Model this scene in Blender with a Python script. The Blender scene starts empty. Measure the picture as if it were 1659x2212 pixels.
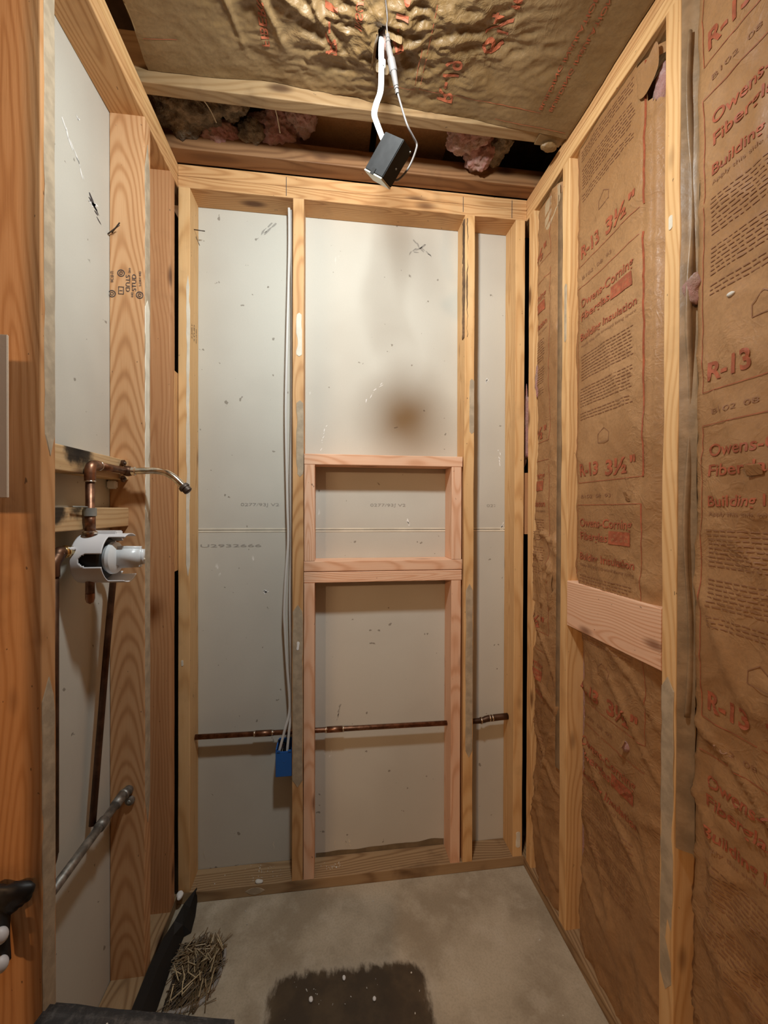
import bpy, bmesh, math, random
from mathutils import Vector, Matrix, Euler, noise
R = math.radians
random.seed(7)
scene = bpy.context.scene
col = scene.collection

# ------------------------------------------------------------ camera, world, lights, exposure
cam_d = bpy.data.cameras.new('camera'); cam = bpy.data.objects.new('camera', cam_d); col.objects.link(cam)
cam_d.sensor_fit = 'HORIZONTAL'; cam_d.sensor_width = 36.0; cam_d.lens = 884.62 / 1659 * 36.0; cam_d.clip_start = .02
yaw, pitch, roll = .1276, -.0059, .0031
cam.matrix_world = Matrix.Translation((.5068, -1.4379, 1.3244)) @ Matrix.Rotation(-yaw, 4, 'Z') @ Matrix.Rotation(pitch, 4, 'X') @ Matrix.Rotation(-roll, 4, 'Y') @ Matrix.Rotation(R(90), 4, 'X')
scene.camera = cam
w = bpy.data.worlds.new('world'); scene.world = w; w.use_nodes = True
w.node_tree.nodes['Background'].inputs[0].default_value = (1, .85, .7, 1); w.node_tree.nodes['Background'].inputs[1].default_value = .02
scene.view_settings.view_transform = 'Standard'; scene.view_settings.look = 'None'
scene.view_settings.gamma = 1; scene.view_settings.use_curve_mapping = False
scene.view_settings.exposure = 0.0

def area(name, loc, target, size, power, color, shape='DISK', spread=180):
    l = bpy.data.lights.new(name, 'AREA'); l.shape = shape; l.size = size; l.energy = power; l.color = color; l.spread = R(spread)
    o = bpy.data.objects.new(name, l); col.objects.link(o); o.location = loc
    o.rotation_euler = (Vector(target) - Vector(loc)).to_track_quat('-Z', 'Y').to_euler(); return o
LAMP = Vector((.546, -.850, 2.348)); LAIM = Vector((.62, 0, 1.74))
area('led_light', LAMP, LAIM, .115, 13.8, (.93, 1, 1.01))                 # the wafer lamp hanging on its cord, just above the frame
area('hall_light', (-.86, -3.0, 2.1), (.3, -.3, 1.1), .16, 24.0, (1, .60, .32))   # the lamp of the space next door, behind the camera
area('fill_light', (.75, -3.2, 2.35), (.6, -.4, 1.0), .5, 1.2, (1, .74, .50))    # added soft fill behind the camera, no lamp known there

# ------------------------------------------------------------ materials
class NT:
    def __init__(s, name):
        s.m = bpy.data.materials.new(name); s.m.use_nodes = True; s.t = s.m.node_tree
        s.b = s.t.nodes['Principled BSDF']
    def n(s, typ, **k):
        nd = s.t.nodes.new(typ)
        for a, v in k.items(): setattr(nd, a, v)
        return nd
    def set(s, sock, v):
        if hasattr(v, 'is_output') or isinstance(v, bpy.types.NodeSocket): s.t.links.new(v, sock)
        elif isinstance(v, (tuple, list)) and len(v) == 3 and sock.type == 'RGBA': sock.default_value = (*v, 1)
        else: sock.default_value = v
    def m_(s, op, a, b=0.0, c=0.0):
        nd = s.n('ShaderNodeMath', operation=op)
        s.set(nd.inputs[0], a); s.set(nd.inputs[1], b); s.set(nd.inputs[2], c); return nd.outputs[0]
    def v_(s, op, a, b=(0, 0, 0)):
        nd = s.n('ShaderNodeVectorMath', operation=op); s.set(nd.inputs[0], a); s.set(nd.inputs[1], b)
        return nd.outputs['Value'] if op in ('LENGTH', 'DISTANCE', 'DOT_PRODUCT') else nd.outputs[0]
    def noise(s, vec, scale, detail=3, rough=.55, dist=0, col=False):
        nd = s.n('ShaderNodeTexNoise'); s.set(nd.inputs['Vector'], vec); nd.inputs['Scale'].default_value = scale
        nd.inputs['Detail'].default_value = detail; nd.inputs['Roughness'].default_value = rough; nd.inputs['Distortion'].default_value = dist
        return nd.outputs['Color' if col else 'Fac']
    def ramp(s, f, stops):
        nd = s.n('ShaderNodeValToRGB'); s.set(nd.inputs[0], f); e = nd.color_ramp.elements
        while len(e) > 1: e.remove(e[0])
        for i, (p, c) in enumerate(stops):
            x = e[0] if i == 0 else e.new(p)
            x.position = p; x.color = (*c, 1) if len(c) == 3 else c
        return nd.outputs[0]
    def map(s, v, a, b, c=0, d=1):
        nd = s.n('ShaderNodeMapRange'); nd.clamp = True; nd.interpolation_type = 'SMOOTHSTEP'
        for i, x in enumerate((v, a, b, c, d)): s.set(nd.inputs[i], x)
        return nd.outputs[0]
    def mix(s, f, a, b, blend='MIX'):
        nd = s.n('ShaderNodeMix', data_type='RGBA', blend_type=blend)
        s.set(nd.inputs['Factor'], f); s.set(nd.inputs['A'] if False else nd.inputs[6], a); s.set(nd.inputs[7], b); return nd.outputs[2]
    def sep(s, v):
        nd = s.n('ShaderNodeSeparateXYZ'); s.set(nd.inputs[0], v); return nd.outputs
    def comb(s, x, y, z):
        nd = s.n('ShaderNodeCombineXYZ'); [s.set(nd.inputs[i], q) for i, q in enumerate((x, y, z))]; return nd.outputs[0]
    def obj(s): return s.n('ShaderNodeTexCoord').outputs['Object']
    def rnd(s): return s.n('ShaderNodeObjectInfo').outputs['Random']
    def bump(s, h, st=.3, dist=.002, normal=None):
        nd = s.n('ShaderNodeBump'); nd.inputs['Strength'].default_value = st; nd.inputs['Distance'].default_value = dist
        s.set(nd.inputs['Height'], h)
        if normal is not None: s.set(nd.inputs['Normal'], normal)
        return nd.outputs[0]
    def out(s, color=None, rough=None, normal=None, metal=None, spec=None):
        if color is not None: s.set(s.b.inputs['Base Color'], color)
        if rough is not None: s.set(s.b.inputs['Roughness'], rough)
        if normal is not None: s.set(s.b.inputs['Normal'], normal)
        if metal is not None: s.set(s.b.inputs['Metallic'], metal)
        if spec is not None: s.set(s.b.inputs['Specular IOR Level'], spec)
        return s.m

def wood(name, light, mid, dark, ringf=420, contrast=.75, knots=1.0, dirt=.25, rough=.62, scorch=None, taper=.03):
    s = NT(name); o = s.obj(); r = s.rnd()
    p = s.v_('ADD', o, s.comb(s.m_('MULTIPLY', r, 3.7), s.m_('MULTIPLY', r, 7.1), s.m_('MULTIPLY', r, 23.0)))
    z = s.sep(o)
    # knots
    kv = s.n('ShaderNodeTexVoronoi', feature='F1'); s.set(kv.inputs['Vector'], s.v_('MULTIPLY', p, (9, 9, 3.3))); kv.inputs['Scale'].default_value = 1.0
    kd = s.m_('DIVIDE', kv.outputs['Distance'], max(knots, .1))
    kn = s.map(kd, .05, .17, 1, 0); kh = s.map(kd, .08, .5, 1, 0)
    if knots == 0: kn = kh = 0.0
    # growth rings round a pith line near the board, wandering along its length
    wob = s.noise(s.v_('MULTIPLY', p, (3, 3, 1.6)), 1.0, 2, .5, 0, True)
    ws = s.sep(wob)
    cx = s.m_('ADD', z[0], s.m_('MULTIPLY', s.m_('SUBTRACT', ws[0], .5), .085))
    cy = s.m_('ADD', z[1], s.m_('ADD', s.m_('MULTIPLY', s.m_('SUBTRACT', ws[1], .5), .085), s.m_('MULTIPLY', s.m_('SUBTRACT', r, .5), .09)))
    rad = s.m_('SQRT', s.m_('ADD', s.m_('MULTIPLY', cx, cx), s.m_('MULTIPLY', cy, cy)))
    rad = s.m_('ADD', s.m_('ADD', rad, s.m_('MULTIPLY', z[2], taper)), s.m_('MULTIPLY', kh, .006))
    fine = s.noise(s.v_('MULTIPLY', p, (60, 60, 3)), 1.0, 3)
    rad = s.m_('ADD', rad, s.m_('MULTIPLY', fine, .0022))
    band = s.m_('ADD', s.m_('MULTIPLY', s.m_('SINE', s.m_('MULTIPLY', rad, ringf * 2)), .5), .5)
    band = s.m_('POWER', band, 2.2)
    fib = s.noise(s.v_('MULTIPLY', p, (420, 420, 9)), 1.0, 4, .6)
    tone = s.noise(s.v_('MULTIPLY', p, (14, 14, 1.3)), 1.0, 3)
    f = s.m_('ADD', s.m_('MULTIPLY', band, contrast * .6), s.m_('ADD', s.m_('MULTIPLY', fib, .32), s.m_('MULTIPLY', s.m_('SUBTRACT', tone, .35), .5)))
    c = s.ramp(f, [(.05, light), (.45, mid), (.98, dark)])
    c = s.mix(s.m_('MULTIPLY', kn, .85), c, (dark[0] * .32, dark[1] * .25, dark[2] * .22))
    # handling dirt and specks
    d = s.map(s.noise(p, 9, 4), .55, .75, 0, 1)
    c = s.mix(s.m_('MULTIPLY', d, dirt), c, (dark[0] * .5, dark[1] * .5, dark[2] * .55))
    sp = s.map(s.noise(s.v_('MULTIPLY', p, (1, 1, .5)), 95, 2), .73, .77, 0, .7)
    c = s.mix(sp, c, (.05, .03, .02))
    if scorch:   # soldering burns: local soot patches
        for (sx, sy, sz, sr) in scorch:
            dd = s.v_('DISTANCE', s.v_('ADD', o, s.v_('MULTIPLY', s.v_('SUBTRACT', s.noise(o, 30, 3, .6, 0, True), (.5, .5, .5)), (.04, .04, .04))), (sx, sy, sz))
            c = s.mix(s.map(dd, sr * .5, sr, .96, 0), c, (.012, .009, .007))
    nrm = s.bump(s.m_('ADD', s.m_('MULTIPLY', fib, .7), s.m_('MULTIPLY', band, .5)), .35, .0012)
    return s.out(c, rough, nrm, spec=.3)

W_OLD = wood('aged_stud_wood', (.72, .44, .21), (.58, .315, .13), (.33, .14, .045), 420, .62, dirt=.16, knots=1.2)
W_GOLD = wood('golden_stud_wood', (.80, .53, .26), (.68, .40, .17), (.40, .18, .06), 300, .55, dirt=.16)
W_RED = wood('reddish_stud_wood', (.58, .31, .145), (.46, .215, .09), (.25, .095, .038), 300, .4, dirt=.15)
W_STUD = wood('cathedral_grain_stud_wood', (.70, .42, .22), (.56, .29, .13), (.33, .14, .052), 360, .62, knots=0, dirt=.05, taper=.13)
W_NEW = wood('fresh_pink_fir', (.86, .58, .40), (.78, .46, .29), (.56, .25, .12), 420, .65, dirt=0)
W_PLATE = wood('dusty_plate_wood', (.42, .285, .155), (.32, .20, .10), (.16, .085, .04), 330, .8, dirt=.4)
W_DARK = wood('dark_framing_wood', (.30, .155, .07), (.23, .11, .045), (.12, .05, .02), 300, .8)  # shade on the rim timber is put into this wood colour
W_JOIST = wood('shaded_joist_wood', (.34, .225, .115), (.27, .165, .075), (.16, .085, .035), 300, .5, dirt=.4)  # darker tone carries the shade that falls on the ceiling joist
W_BLOCK = wood('scorched_block_wood', (.66, .46, .25), (.57, .37, .18), (.38, .20, .09), 380, .5, dirt=.3, scorch=[(.0, -.02, -.02, .055), (.01, -.02, -.055, .045)])
W_BLOCK2 = wood('scorched_lower_block_wood', (.66, .46, .25), (.57, .37, .18), (.38, .20, .09), 380, .5, dirt=.3, scorch=[(.0, -.02, -.045, .038), (.02, -.02, -.115, .045)])
W_ORANGE = wood('orange_fir', (.62, .34, .155), (.50, .245, .095), (.30, .115, .04), 260, .5, taper=.05)

def drywall(name, base, tint):
    s = NT(name); o = s.obj()
    a = s.noise(o, 2.2, 3); b = s.noise(o, 600, 2); 
    c = s.mix(s.map(a, .35, .7, 0, 1), base, tint)
    c = s.mix(s.m_('MULTIPLY', s.map(b, .35, .7), .12), c, (base[0] * .7, base[1] * .7, base[2] * .68))
    sp = s.map(s.noise(o, 42, 2, .4), .735, .76, 0, .75)
    c = s.mix(sp, c, (.22, .19, .15))
    sc = s.n('ShaderNodeTexVoronoi', feature='F1'); s.set(sc.inputs['Vector'], s.v_('MULTIPLY', o, (5, 5, 3.2))); sc.inputs['Scale'].default_value = 1
    scr = s.m_('MULTIPLY', s.map(sc.outputs['Distance'], .05, .09, 1, 0), s.map(s.noise(s.v_('MULTIPLY', o, (1, 1, .35)), 90, 2), .56, .62, 0, 1))
    c = s.mix(s.m_('MULTIPLY', scr, .7), c, (.85, .83, .78))
    return s.out(c, .85, s.bump(b, .12, .0006), spec=.2)
M_DRY = drywall('grey_drywall_paper', (.60, .575, .50), (.54, .51, .44))
def simple(name, c, rough=.5, metal=0, bumpsc=None, st=.2, dist=.001, var=.0, spec=None, vscale=20):
    s = NT(name); o = s.obj(); cc = c
    if var:
        a = s.noise(o, vscale, 4); cc = s.mix(s.map(a, .35, .7), tuple(x * (1 - var) for x in c), tuple(min(1, x * (1 + var * .6)) for x in c))
    nr = s.bump(s.noise(o, bumpsc, 4), st, dist) if bumpsc else None
    return s.out(cc, rough, nr, metal, spec)
M_CREAM = simple('cream_board_edge_tape', (.74, .68, .55), .8, var=.1)
M_OUT = simple('dark_sheathing', (.085, .05, .028), .8, bumpsc=40, var=.3)
M_HALL = simple('painted_hall_wall', (.55, .45, .35), .8)
M_MUD = simple('grey_joint_compound', (.46, .365, .25), .8, bumpsc=60, st=.5, dist=.002, var=.18, vscale=30)
M_WHITE = simple('white_paint_fleck', (.9, .89, .86), .7)
M_INK = simple('red_printing_ink', (.37, .095, .04), .6, var=.25, vscale=60)
M_INKD = simple('brown_fine_ink', (.265, .125, .06), .6)
M_BLK = simple('black_stamp_ink', (.05, .045, .05), .7)
M_FAINT = simple('faint_grey_ink', (.34, .32, .28), .8)
M_COPPER = simple('aged_copper', (.30, .155, .095), .42, 1, bumpsc=80, st=.2, var=.45, vscale=45)
M_COPD = simple('dark_brown_copper', (.12, .062, .036), .45, .8, bumpsc=80, st=.2, var=.4)
M_SOLD = simple('bright_solder', (.75, .68, .58), .25, 1, var=.2)
M_BRASS = simple('polished_brass', (.80, .62, .30), .22, 1)
M_CHROME = simple('worn_chrome', (.74, .70, .60), .16, 1, bumpsc=60, st=.1, var=.35, vscale=60)
M_GALV = simple('galvanised_steel', (.30, .28, .25), .5, .75, bumpsc=120, st=.3, var=.4, vscale=60)
M_STEEL = simple('grey_strap_steel', (.33, .34, .31), .5, .4, var=.2)
M_NUT = simple('rusty_dark_nut', (.14, .10, .075), .5, .5, bumpsc=150, st=.4, var=.4)
M_GUARD = simple('white_plastic_guard', (.74, .73, .74), .42)
M_BLACKP = simple('black_plastic', (.012, .012, .012), .5)
M_BOXBLK = simple('black_painted_metal', (.008, .0082, .0085), .6, 0, bumpsc=70, st=.15, var=.4, vscale=35)
M_BOXSIL = simple('box_lid_metal', (.55, .54, .46), .4, .5)
M_ROMEX = simple('white_cable_jacket', (.86, .88, .86), .4)
M_ROMEXD = simple('greyed_white_cable_jacket', (.62, .60, .56), .45)
M_DC = simple('darkened_grey_cord', (.10, .087, .08), .5)  # cord grey darkened to offset the strong light of the near lamp
M_BLUE = simple('blue_box_plastic', (.018, .12, .42), .42, bumpsc=50, st=.1)
M_NAIL = simple('dark_iron_nail', (.09, .07, .055), .45, .7)
M_BARK = simple('bark', (.16, .09, .045), .9, bumpsc=120, st=.8, dist=.003, var=.5)
M_CRUMB = simple('plaster_crumb', (.66, .64, .58), .85, bumpsc=200)
M_STRAW = simple('brown_straw', (.20, .135, .065), .5, 0, var=.55, vscale=14)
M_STRAWL = simple('pale_straw', (.60, .48, .29), .45, 0, var=.3)
M_LINER = simple('pale_grey_liner', (.35, .32, .29), .6, bumpsc=60, st=.3, var=.2)
M_SOIL = simple('dark_fill', (.045, .03, .018), .9, bumpsc=90, st=.6, dist=.004, var=.4)
M_FELT = simple('black_membrane', (.008, .007, .006), .55, bumpsc=60, st=.3)
def bin_mat():
    s = NT('dusty_charcoal_plastic'); o = s.obj(); a = s.noise(o, 60, 5, .7); b = s.noise(s.v_('MULTIPLY', o, (8, 60, 60)), 1, 4)
    c = s.mix(s.map(a, .45, .72), (.035, .035, .036), (.11, .105, .10)); c = s.mix(s.m_('MULTIPLY', s.map(b, .55, .7), .4), c, (.16, .155, .15))
    return s.out(c, .75, s.bump(s.noise(o, 180, 4, .7), .8, .003))
M_BIN = bin_mat()
M_BOARD = simple('beige_panel', (.78, .66, .52), .8, bumpsc=200, st=.1)
def translucent():
    s = NT('translucent_white_plastic'); s.b.inputs['Subsurface Weight'].default_value = .4; s.b.inputs['Subsurface Radius'].default_value = (.01, .01, .01)
    return s.out((.78, .81, .82), .28)
M_TRANS = translucent()
def glow():
    s = NT('led_diffuser'); s.b.inputs['Emission Color'].default_value = (1, .98, .92, 1); s.b.inputs['Emission Strength'].default_value = 6.0
    return s.out((.9, .9, .88), .5)
M_GLOW = glow()

def kraft(name, base, dark, crease=1.0, focus=None):
    s = NT(name); o = s.obj(); r = s.rnd()
    p = s.v_('ADD', o, s.comb(s.m_('MULTIPLY', r, 5.), s.m_('MULTIPLY', r, 3.), 0.0))
    t = s.noise(p, 3.0, 4, .6); g = s.noise(p, 130, 4, .7); st = s.noise(p, 22, 4, .6)
    c = s.mix(s.map(t, .35, .68), base, dark)
    c = s.mix(s.m_('MULTIPLY', s.map(g, .38, .66), .38), c, tuple(x * .62 for x in base))
    c = s.mix(s.m_('MULTIPLY', s.map(st, .55, .75), .35), c, tuple(x * .6 for x in dark))
    w1 = s.noise(s.v_('MULTIPLY', p, (1, 1, 1)), 13, 3, .55, 1.2)
    r1 = s.m_('ABSOLUTE', s.m_('SUBTRACT', w1, .5)); r1 = s.map(r1, 0, .06, 1, 0)
    w2 = s.noise(p, 34, 3, .55, .9); r2 = s.map(s.m_('ABSOLUTE', s.m_('SUBTRACT', w2, .5)), 0, .07, 1, 0)
    area_ = s.map(s.noise(p, 2.6, 2), .42, .62, .15, 1)
    if focus:   # the paper is crumpled round the tear and smooth elsewhere
        area_ = s.map(s.v_('LENGTH', s.v_('MULTIPLY', s.v_('SUBTRACT', o, focus[0]), focus[1])), .25, 1.0, 2.6, .12)
    h = s.m_('MULTIPLY', s.m_('ADD', s.m_('MULTIPLY', r1, 1.0), s.m_('MULTIPLY', r2, .45)), area_)
    n1 = s.bump(h, .22 * crease, .0045)
    n2 = s.bump(g, .16, .0008, n1)
    n3 = s.bump(st, .32 * crease, .006, n2)
    return s.out(c, s.map(g, .3, .7, .42, .6), n3, spec=.45)
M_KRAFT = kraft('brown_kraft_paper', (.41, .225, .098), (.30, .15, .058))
M_KRAFTC = kraft('shaded_ceiling_kraft_paper', (.235, .148, .066), (.175, .103, .038), .8, ((.66, -.52, 2.48), (2.3, 4.2, 2)))  # same paper as the walls, ceiling's dimmer light put into the colour
M_KRAFTF = simple('grey_brown_kraft_flange', (.30, .195, .105), .45, bumpsc=30, st=.5, dist=.004, var=.25)
M_POLY = simple('clear_plastic_film', (.48, .36, .22), .25, bumpsc=40, st=.5, dist=.004)
def pink():
    s = NT('pink_fibreglass'); o = s.obj(); a = s.noise(o, 16, 5, .7); b = s.noise(o, 150, 5, .8)
    c = s.mix(s.map(a, .35, .65), (.62, .25, .21), (.44, .24, .15)); c = s.mix(s.map(b, .45, .7, 0, .5), c, (.80, .48, .43))
    s.b.inputs['Sheen Weight'].default_value = .4
    return s.out(c, .95, s.bump(b, 1.0, .01), spec=.1)
M_PINK = pink()
M_FLUFF = simple('grey_brown_fibre', (.26, .19, .12), .95, bumpsc=120, st=1, dist=.012, var=.5, vscale=25)
def concrete():
    s = NT('stained_concrete_floor'); o = s.obj(); x = s.sep(o)
    a = s.noise(o, 3.6, 5, .6); b = s.noise(o, 160, 4, .7); d = s.noise(o, 11, 4, .6)
    c = s.mix(s.map(a, .36, .66), (.56, .48, .355), (.36, .295, .205))
    c = s.mix(s.map(d, .5, .72, 0, .5), c, (.62, .55, .43))
    c = s.mix(s.map(b, .4, .7, 0, .25), c, (.2, .165, .11))
    # old square wet stain around the drain position
    nz = s.v_('SUBTRACT', s.noise(s.v_('MULTIPLY', o, (2.4, 1, 1)), 24, 4, .65, 0, True), (.5, .5, .5)); q = s.sep(s.v_('ADD', o, s.v_('MULTIPLY', nz, (.045, .06, 0))))
    dx = s.m_('SUBTRACT', s.m_('ABSOLUTE', s.m_('SUBTRACT', q[0], .558)), .215)
    dy = s.m_('SUBTRACT', s.m_('ABSOLUTE', s.m_('SUBTRACT', s.m_('ADD', q[1], s.m_('MULTIPLY', q[0], .02)), -.46)), .21)
    k = .05
    mx = s.m_('MAXIMUM', s.m_('ADD', dx, k), 0.0); my = s.m_('MAXIMUM', s.m_('ADD', dy, k), 0.0)
    sd = s.m_('SUBTRACT', s.m_('SQRT', s.m_('ADD', s.m_('MULTIPLY', mx, mx), s.m_('MULTIPLY', my, my))), k)
    halo = s.m_('MULTIPLY', s.map(sd, -.005, .045, 1, 0), .32)
    c = s.mix(halo, c, (.62, .56, .45))
    inside = s.map(sd, -.012, .012, .95, 0)
    c = s.mix(inside, c, s.mix(s.map(d, .4, .7), (.045, .028, .014), (.085, .055, .026)))
    h = s.m_('ADD', s.m_('MULTIPLY', b, .4), s.m_('MULTIPLY', d, 1.0))
    return s.out(c, s.m_('SUBTRACT', .78, s.m_('MULTIPLY', inside, .22)), s.bump(h, .3, .003), spec=.35)
M_CONC = concrete()

# ------------------------------------------------------------ helpers
PM = {}
def tag(o, label=None, cat=None, group=None, kind=None):
    if label: o['label'] = label
    if cat: o['category'] = cat
    if group: o['group'] = group
    if kind: o['kind'] = kind
    return o
def link(o, parent=None, mw=None):
    col.objects.link(o)
    mw = mw or Matrix.Identity(4); PM[o.name] = mw
    if parent is not None:
        o.parent = parent; o.matrix_parent_inverse = PM[parent.name].inverted()
    o.matrix_basis = mw; return o
def mesh(name, verts, faces, mat, parent=None, smooth=False, mw=None):
    me = bpy.data.meshes.new(name); me.from_pydata([tuple(v) for v in verts], [], faces); me.update()
    me.materials.append(mat)
    if smooth: me.polygons.foreach_set('use_smooth', [True] * len(me.polygons))
    return link(bpy.data.objects.new(name, me), parent, mw)
def empty(name, loc, label, cat, group=None):
    o = bpy.data.objects.new(name, None); o.empty_display_size = .05; link(o, None, Matrix.Translation(loc)); return tag(o, label, cat, group)
def frombm(name, bm, mat, parent=None, smooth=False, mw=None):
    me = bpy.data.meshes.new(name); bm.to_mesh(me); bm.free(); me.materials.append(mat)
    if smooth: me.polygons.foreach_set('use_smooth', [True] * len(me.polygons))
    return link(bpy.data.objects.new(name, me), parent, mw)
def board(name, ext, axis, mat, parent=None, bev=.0022, jit=.0005, tilt=(0, 0, 0)):
    x0, x1, y0, y1, z0, z1 = ext
    c = Vector(((x0 + x1) / 2, (y0 + y1) / 2, (z0 + z1) / 2)); d = (x1 - x0, y1 - y0, z1 - z0)
    if axis == 'Z': L = (d[0], d[1], d[2]); rot = Matrix.Identity(4)
    elif axis == 'X': L = (d[2], d[1], d[0]); rot = Matrix.Rotation(R(90), 4, 'Y')
    else: L = (d[0], d[2], d[1]); rot = Matrix.Rotation(R(-90), 4, 'X')
    bm = bmesh.new(); bmesh.ops.create_cube(bm, size=1)
    bmesh.ops.scale(bm, vec=L, verts=bm.verts)
    long_e = [e for e in bm.edges if abs(e.verts[0].co.z - e.verts[1].co.z) > L[2] * .5]
    bmesh.ops.bevel(bm, geom=long_e, offset=bev, segments=2, affect='EDGES', profile=.5)
    n = max(1, int(L[2] / .12))
    for i in range(1, n):
        bmesh.ops.bisect_plane(bm, geom=bm.verts[:] + bm.edges[:] + bm.faces[:], plane_co=(0, 0, -L[2] / 2 + L[2] * i / n), plane_no=(0, 0, 1))
    if jit:
        sd = random.random() * 50
        for v in bm.verts:
            if abs(v.co.z) < L[2] * .499:
                q = Vector((v.co.x * 20 + sd, v.co.y * 20, v.co.z * 9))
                v.co.x += noise.noise(q) * jit; v.co.y += noise.noise(q + Vector((9, 3, 1))) * jit
    mw = Matrix.Translation(c) @ Euler(tuple(R(a) for a in tilt)).to_matrix().to_4x4() @ rot
    return frombm(name, bm, mat, parent, False, mw)
def box(name, ext, mat, parent=None, bev=0.0, seg=2, mw=None):
    x0, x1, y0, y1, z0, z1 = ext
    bm = bmesh.new(); bmesh.ops.create_cube(bm, size=1)
    bmesh.ops.scale(bm, vec=(x1 - x0, y1 - y0, z1 - z0), verts=bm.verts)
    bmesh.ops.translate(bm, vec=((x0 + x1) / 2, (y0 + y1) / 2, (z0 + z1) / 2), verts=bm.verts)
    if bev: bmesh.ops.bevel(bm, geom=bm.edges[:], offset=bev, segments=seg, affect='EDGES')
    return frombm(name, bm, mat, parent, False, mw)
def tube_data(pts, rad, seg=12, sx=1.0, sub=6, closed_ends=True, flat_dir=None):
    pts = [Vector(p) for p in pts]
    rr = rad if isinstance(rad, (list, tuple)) else [rad] * len(pts)
    if sub > 1 and len(pts) > 2:
        P, Q = [], []
        for i in range(len(pts) - 1):
            p0 = pts[max(i - 1, 0)]; p1 = pts[i]; p2 = pts[i + 1]; p3 = pts[min(i + 2, len(pts) - 1)]
            for k in range(sub):
                t = k / sub
                P.append(.5 * ((2 * p1) + (-p0 + p2) * t + (2 * p0 - 5 * p1 + 4 * p2 - p3) * t * t + (-p0 + 3 * p1 - 3 * p2 + p3) * t ** 3)); Q.append(rr[i] * (1 - t) + rr[i + 1] * t)
        P.append(pts[-1]); Q.append(rr[-1]); pts, rr = P, Q
    V, F = [], []; up = None
    for i, p in enumerate(pts):
        t = (pts[min(i + 1, len(pts) - 1)] - pts[max(i - 1, 0)]).normalized()
        if up is None:
            up = Vector(flat_dir) if flat_dir else (Vector((0, 0, 1)) if abs(t.z) < .9 else Vector((0, 1, 0)))
        a = (up - t * up.dot(t)).normalized(); up = a; b = t.cross(a)
        for k in range(seg):
            th = 2 * math.pi * k / seg
            V.append(p + a * math.cos(th) * rr[i] * sx + b * math.sin(th) * rr[i])
    n = len(pts)
    for i in range(n - 1):
        for k in range(seg):
            F.append((i * seg + k, i * seg + (k + 1) % seg, (i + 1) * seg + (k + 1) % seg, (i + 1) * seg + k))
    if closed_ends: F.append(tuple(range(seg - 1, -1, -1))); F.append(tuple((n - 1) * seg + k for k in range(seg)))
    return V, F
def tube(name, pts, rad, mat, parent=None, **k):
    V, F = tube_data(pts, rad, **k); return mesh(name, V, F, mat, parent, True)
def lathe(name, prof, axis, origin, mat, parent=None, seg=32):
    """prof = [(along, radius)]; axis vector; origin"""
    ax = Vector(axis).normalized(); u = ax.orthogonal().normalized(); v = ax.cross(u); V, F = [], []
    for (h, r) in prof:
        for k in range(seg):
            th = 2 * math.pi * k / seg; V.append(Vector(origin) + ax * h + (u * math.cos(th) + v * math.sin(th)) * max(r, 1e-5))
    for i in range(len(prof) - 1):
        for k in range(seg): F.append((i * seg + k, i * seg + (k + 1) % seg, (i + 1) * seg + (k + 1) % seg, (i + 1) * seg + k))
    o = mesh(name, V, F, mat, parent, True); m = o.modifiers.new('e', 'EDGE_SPLIT'); m.split_angle = R(40); return o
def blob(name, c, s, mat, parent=None, amp=.35, freq=14, sub=4, fine=.12, seed=None):
    bm = bmesh.new(); bmesh.ops.create_icosphere(bm, subdivisions=sub, radius=1); sd = seed if seed is not None else random.random() * 90
    for v in bm.verts:
        n = v.co.normalized(); q = Vector((n.x * s[0], n.y * s[1], n.z * s[2])) * freq + Vector((sd, 0, 0))
        r = 1 + amp * noise.noise(q) + fine * noise.noise(q * 4) + fine * .6 * noise.noise(q * 9)
        v.co = Vector((n.x * s[0], n.y * s[1], n.z * s[2])) * r + Vector(c)
    return frombm(name, bm, mat, parent, True)
def smear(parent, face, u0, u1, z0, z1, mat=M_MUD, name='compound_smear', depth=0, wig=.25, thick=.0011):
    """irregular patch lying on a plane; face = ('Y', y) seen from -Y, ('X+', x) facing +X, ('X-', x) facing -X ; u is the horizontal coordinate"""
    n = 26; sd = random.random() * 90; w = (u1 - u0); cu = (u0 + u1) / 2; H = z1 - z0; L, Rr = [], []
    for i in range(n + 1):
        t = i / n; z = z0 + H * t
        e = min(t, 1 - t) * H; cap = min(1, math.sqrt(max(0, 1 - (1 - min(1, e / (w * .5 + 1e-6))) ** 2)) + .02)
        L.append((cu - w / 2 * cap * (1 - wig * max(0, noise.noise(Vector((sd, t * H * 22, 0))))), z))
        Rr.append((cu + w / 2 * cap * (1 - wig * max(0, noise.noise(Vector((sd + 7, t * H * 22, 3))))), z))
    V, F = [], []
    def P(u, z, d):
        k, c = face
        if k == 'Y': return (u, c - d, z)
        if k == 'X+': return (c + d, u, z)
        return (c - d, u, z)
    for i in range(n + 1):
        (a, z), (b, _) = L[i], Rr[i]
        V += [P(a, z, 0.0001), P(a * .93 + b * .07, z, thick), P(b * .93 + a * .07, z, thick), P(b, z, 0.0001)]
    for i in range(n):
        for k in range(3): F.append((i * 4 + k, i * 4 + k + 1, i * 4 + k + 5, i * 4 + k + 4))
    return mesh(name, V, F, mat, parent)
TXT = {}
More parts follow.
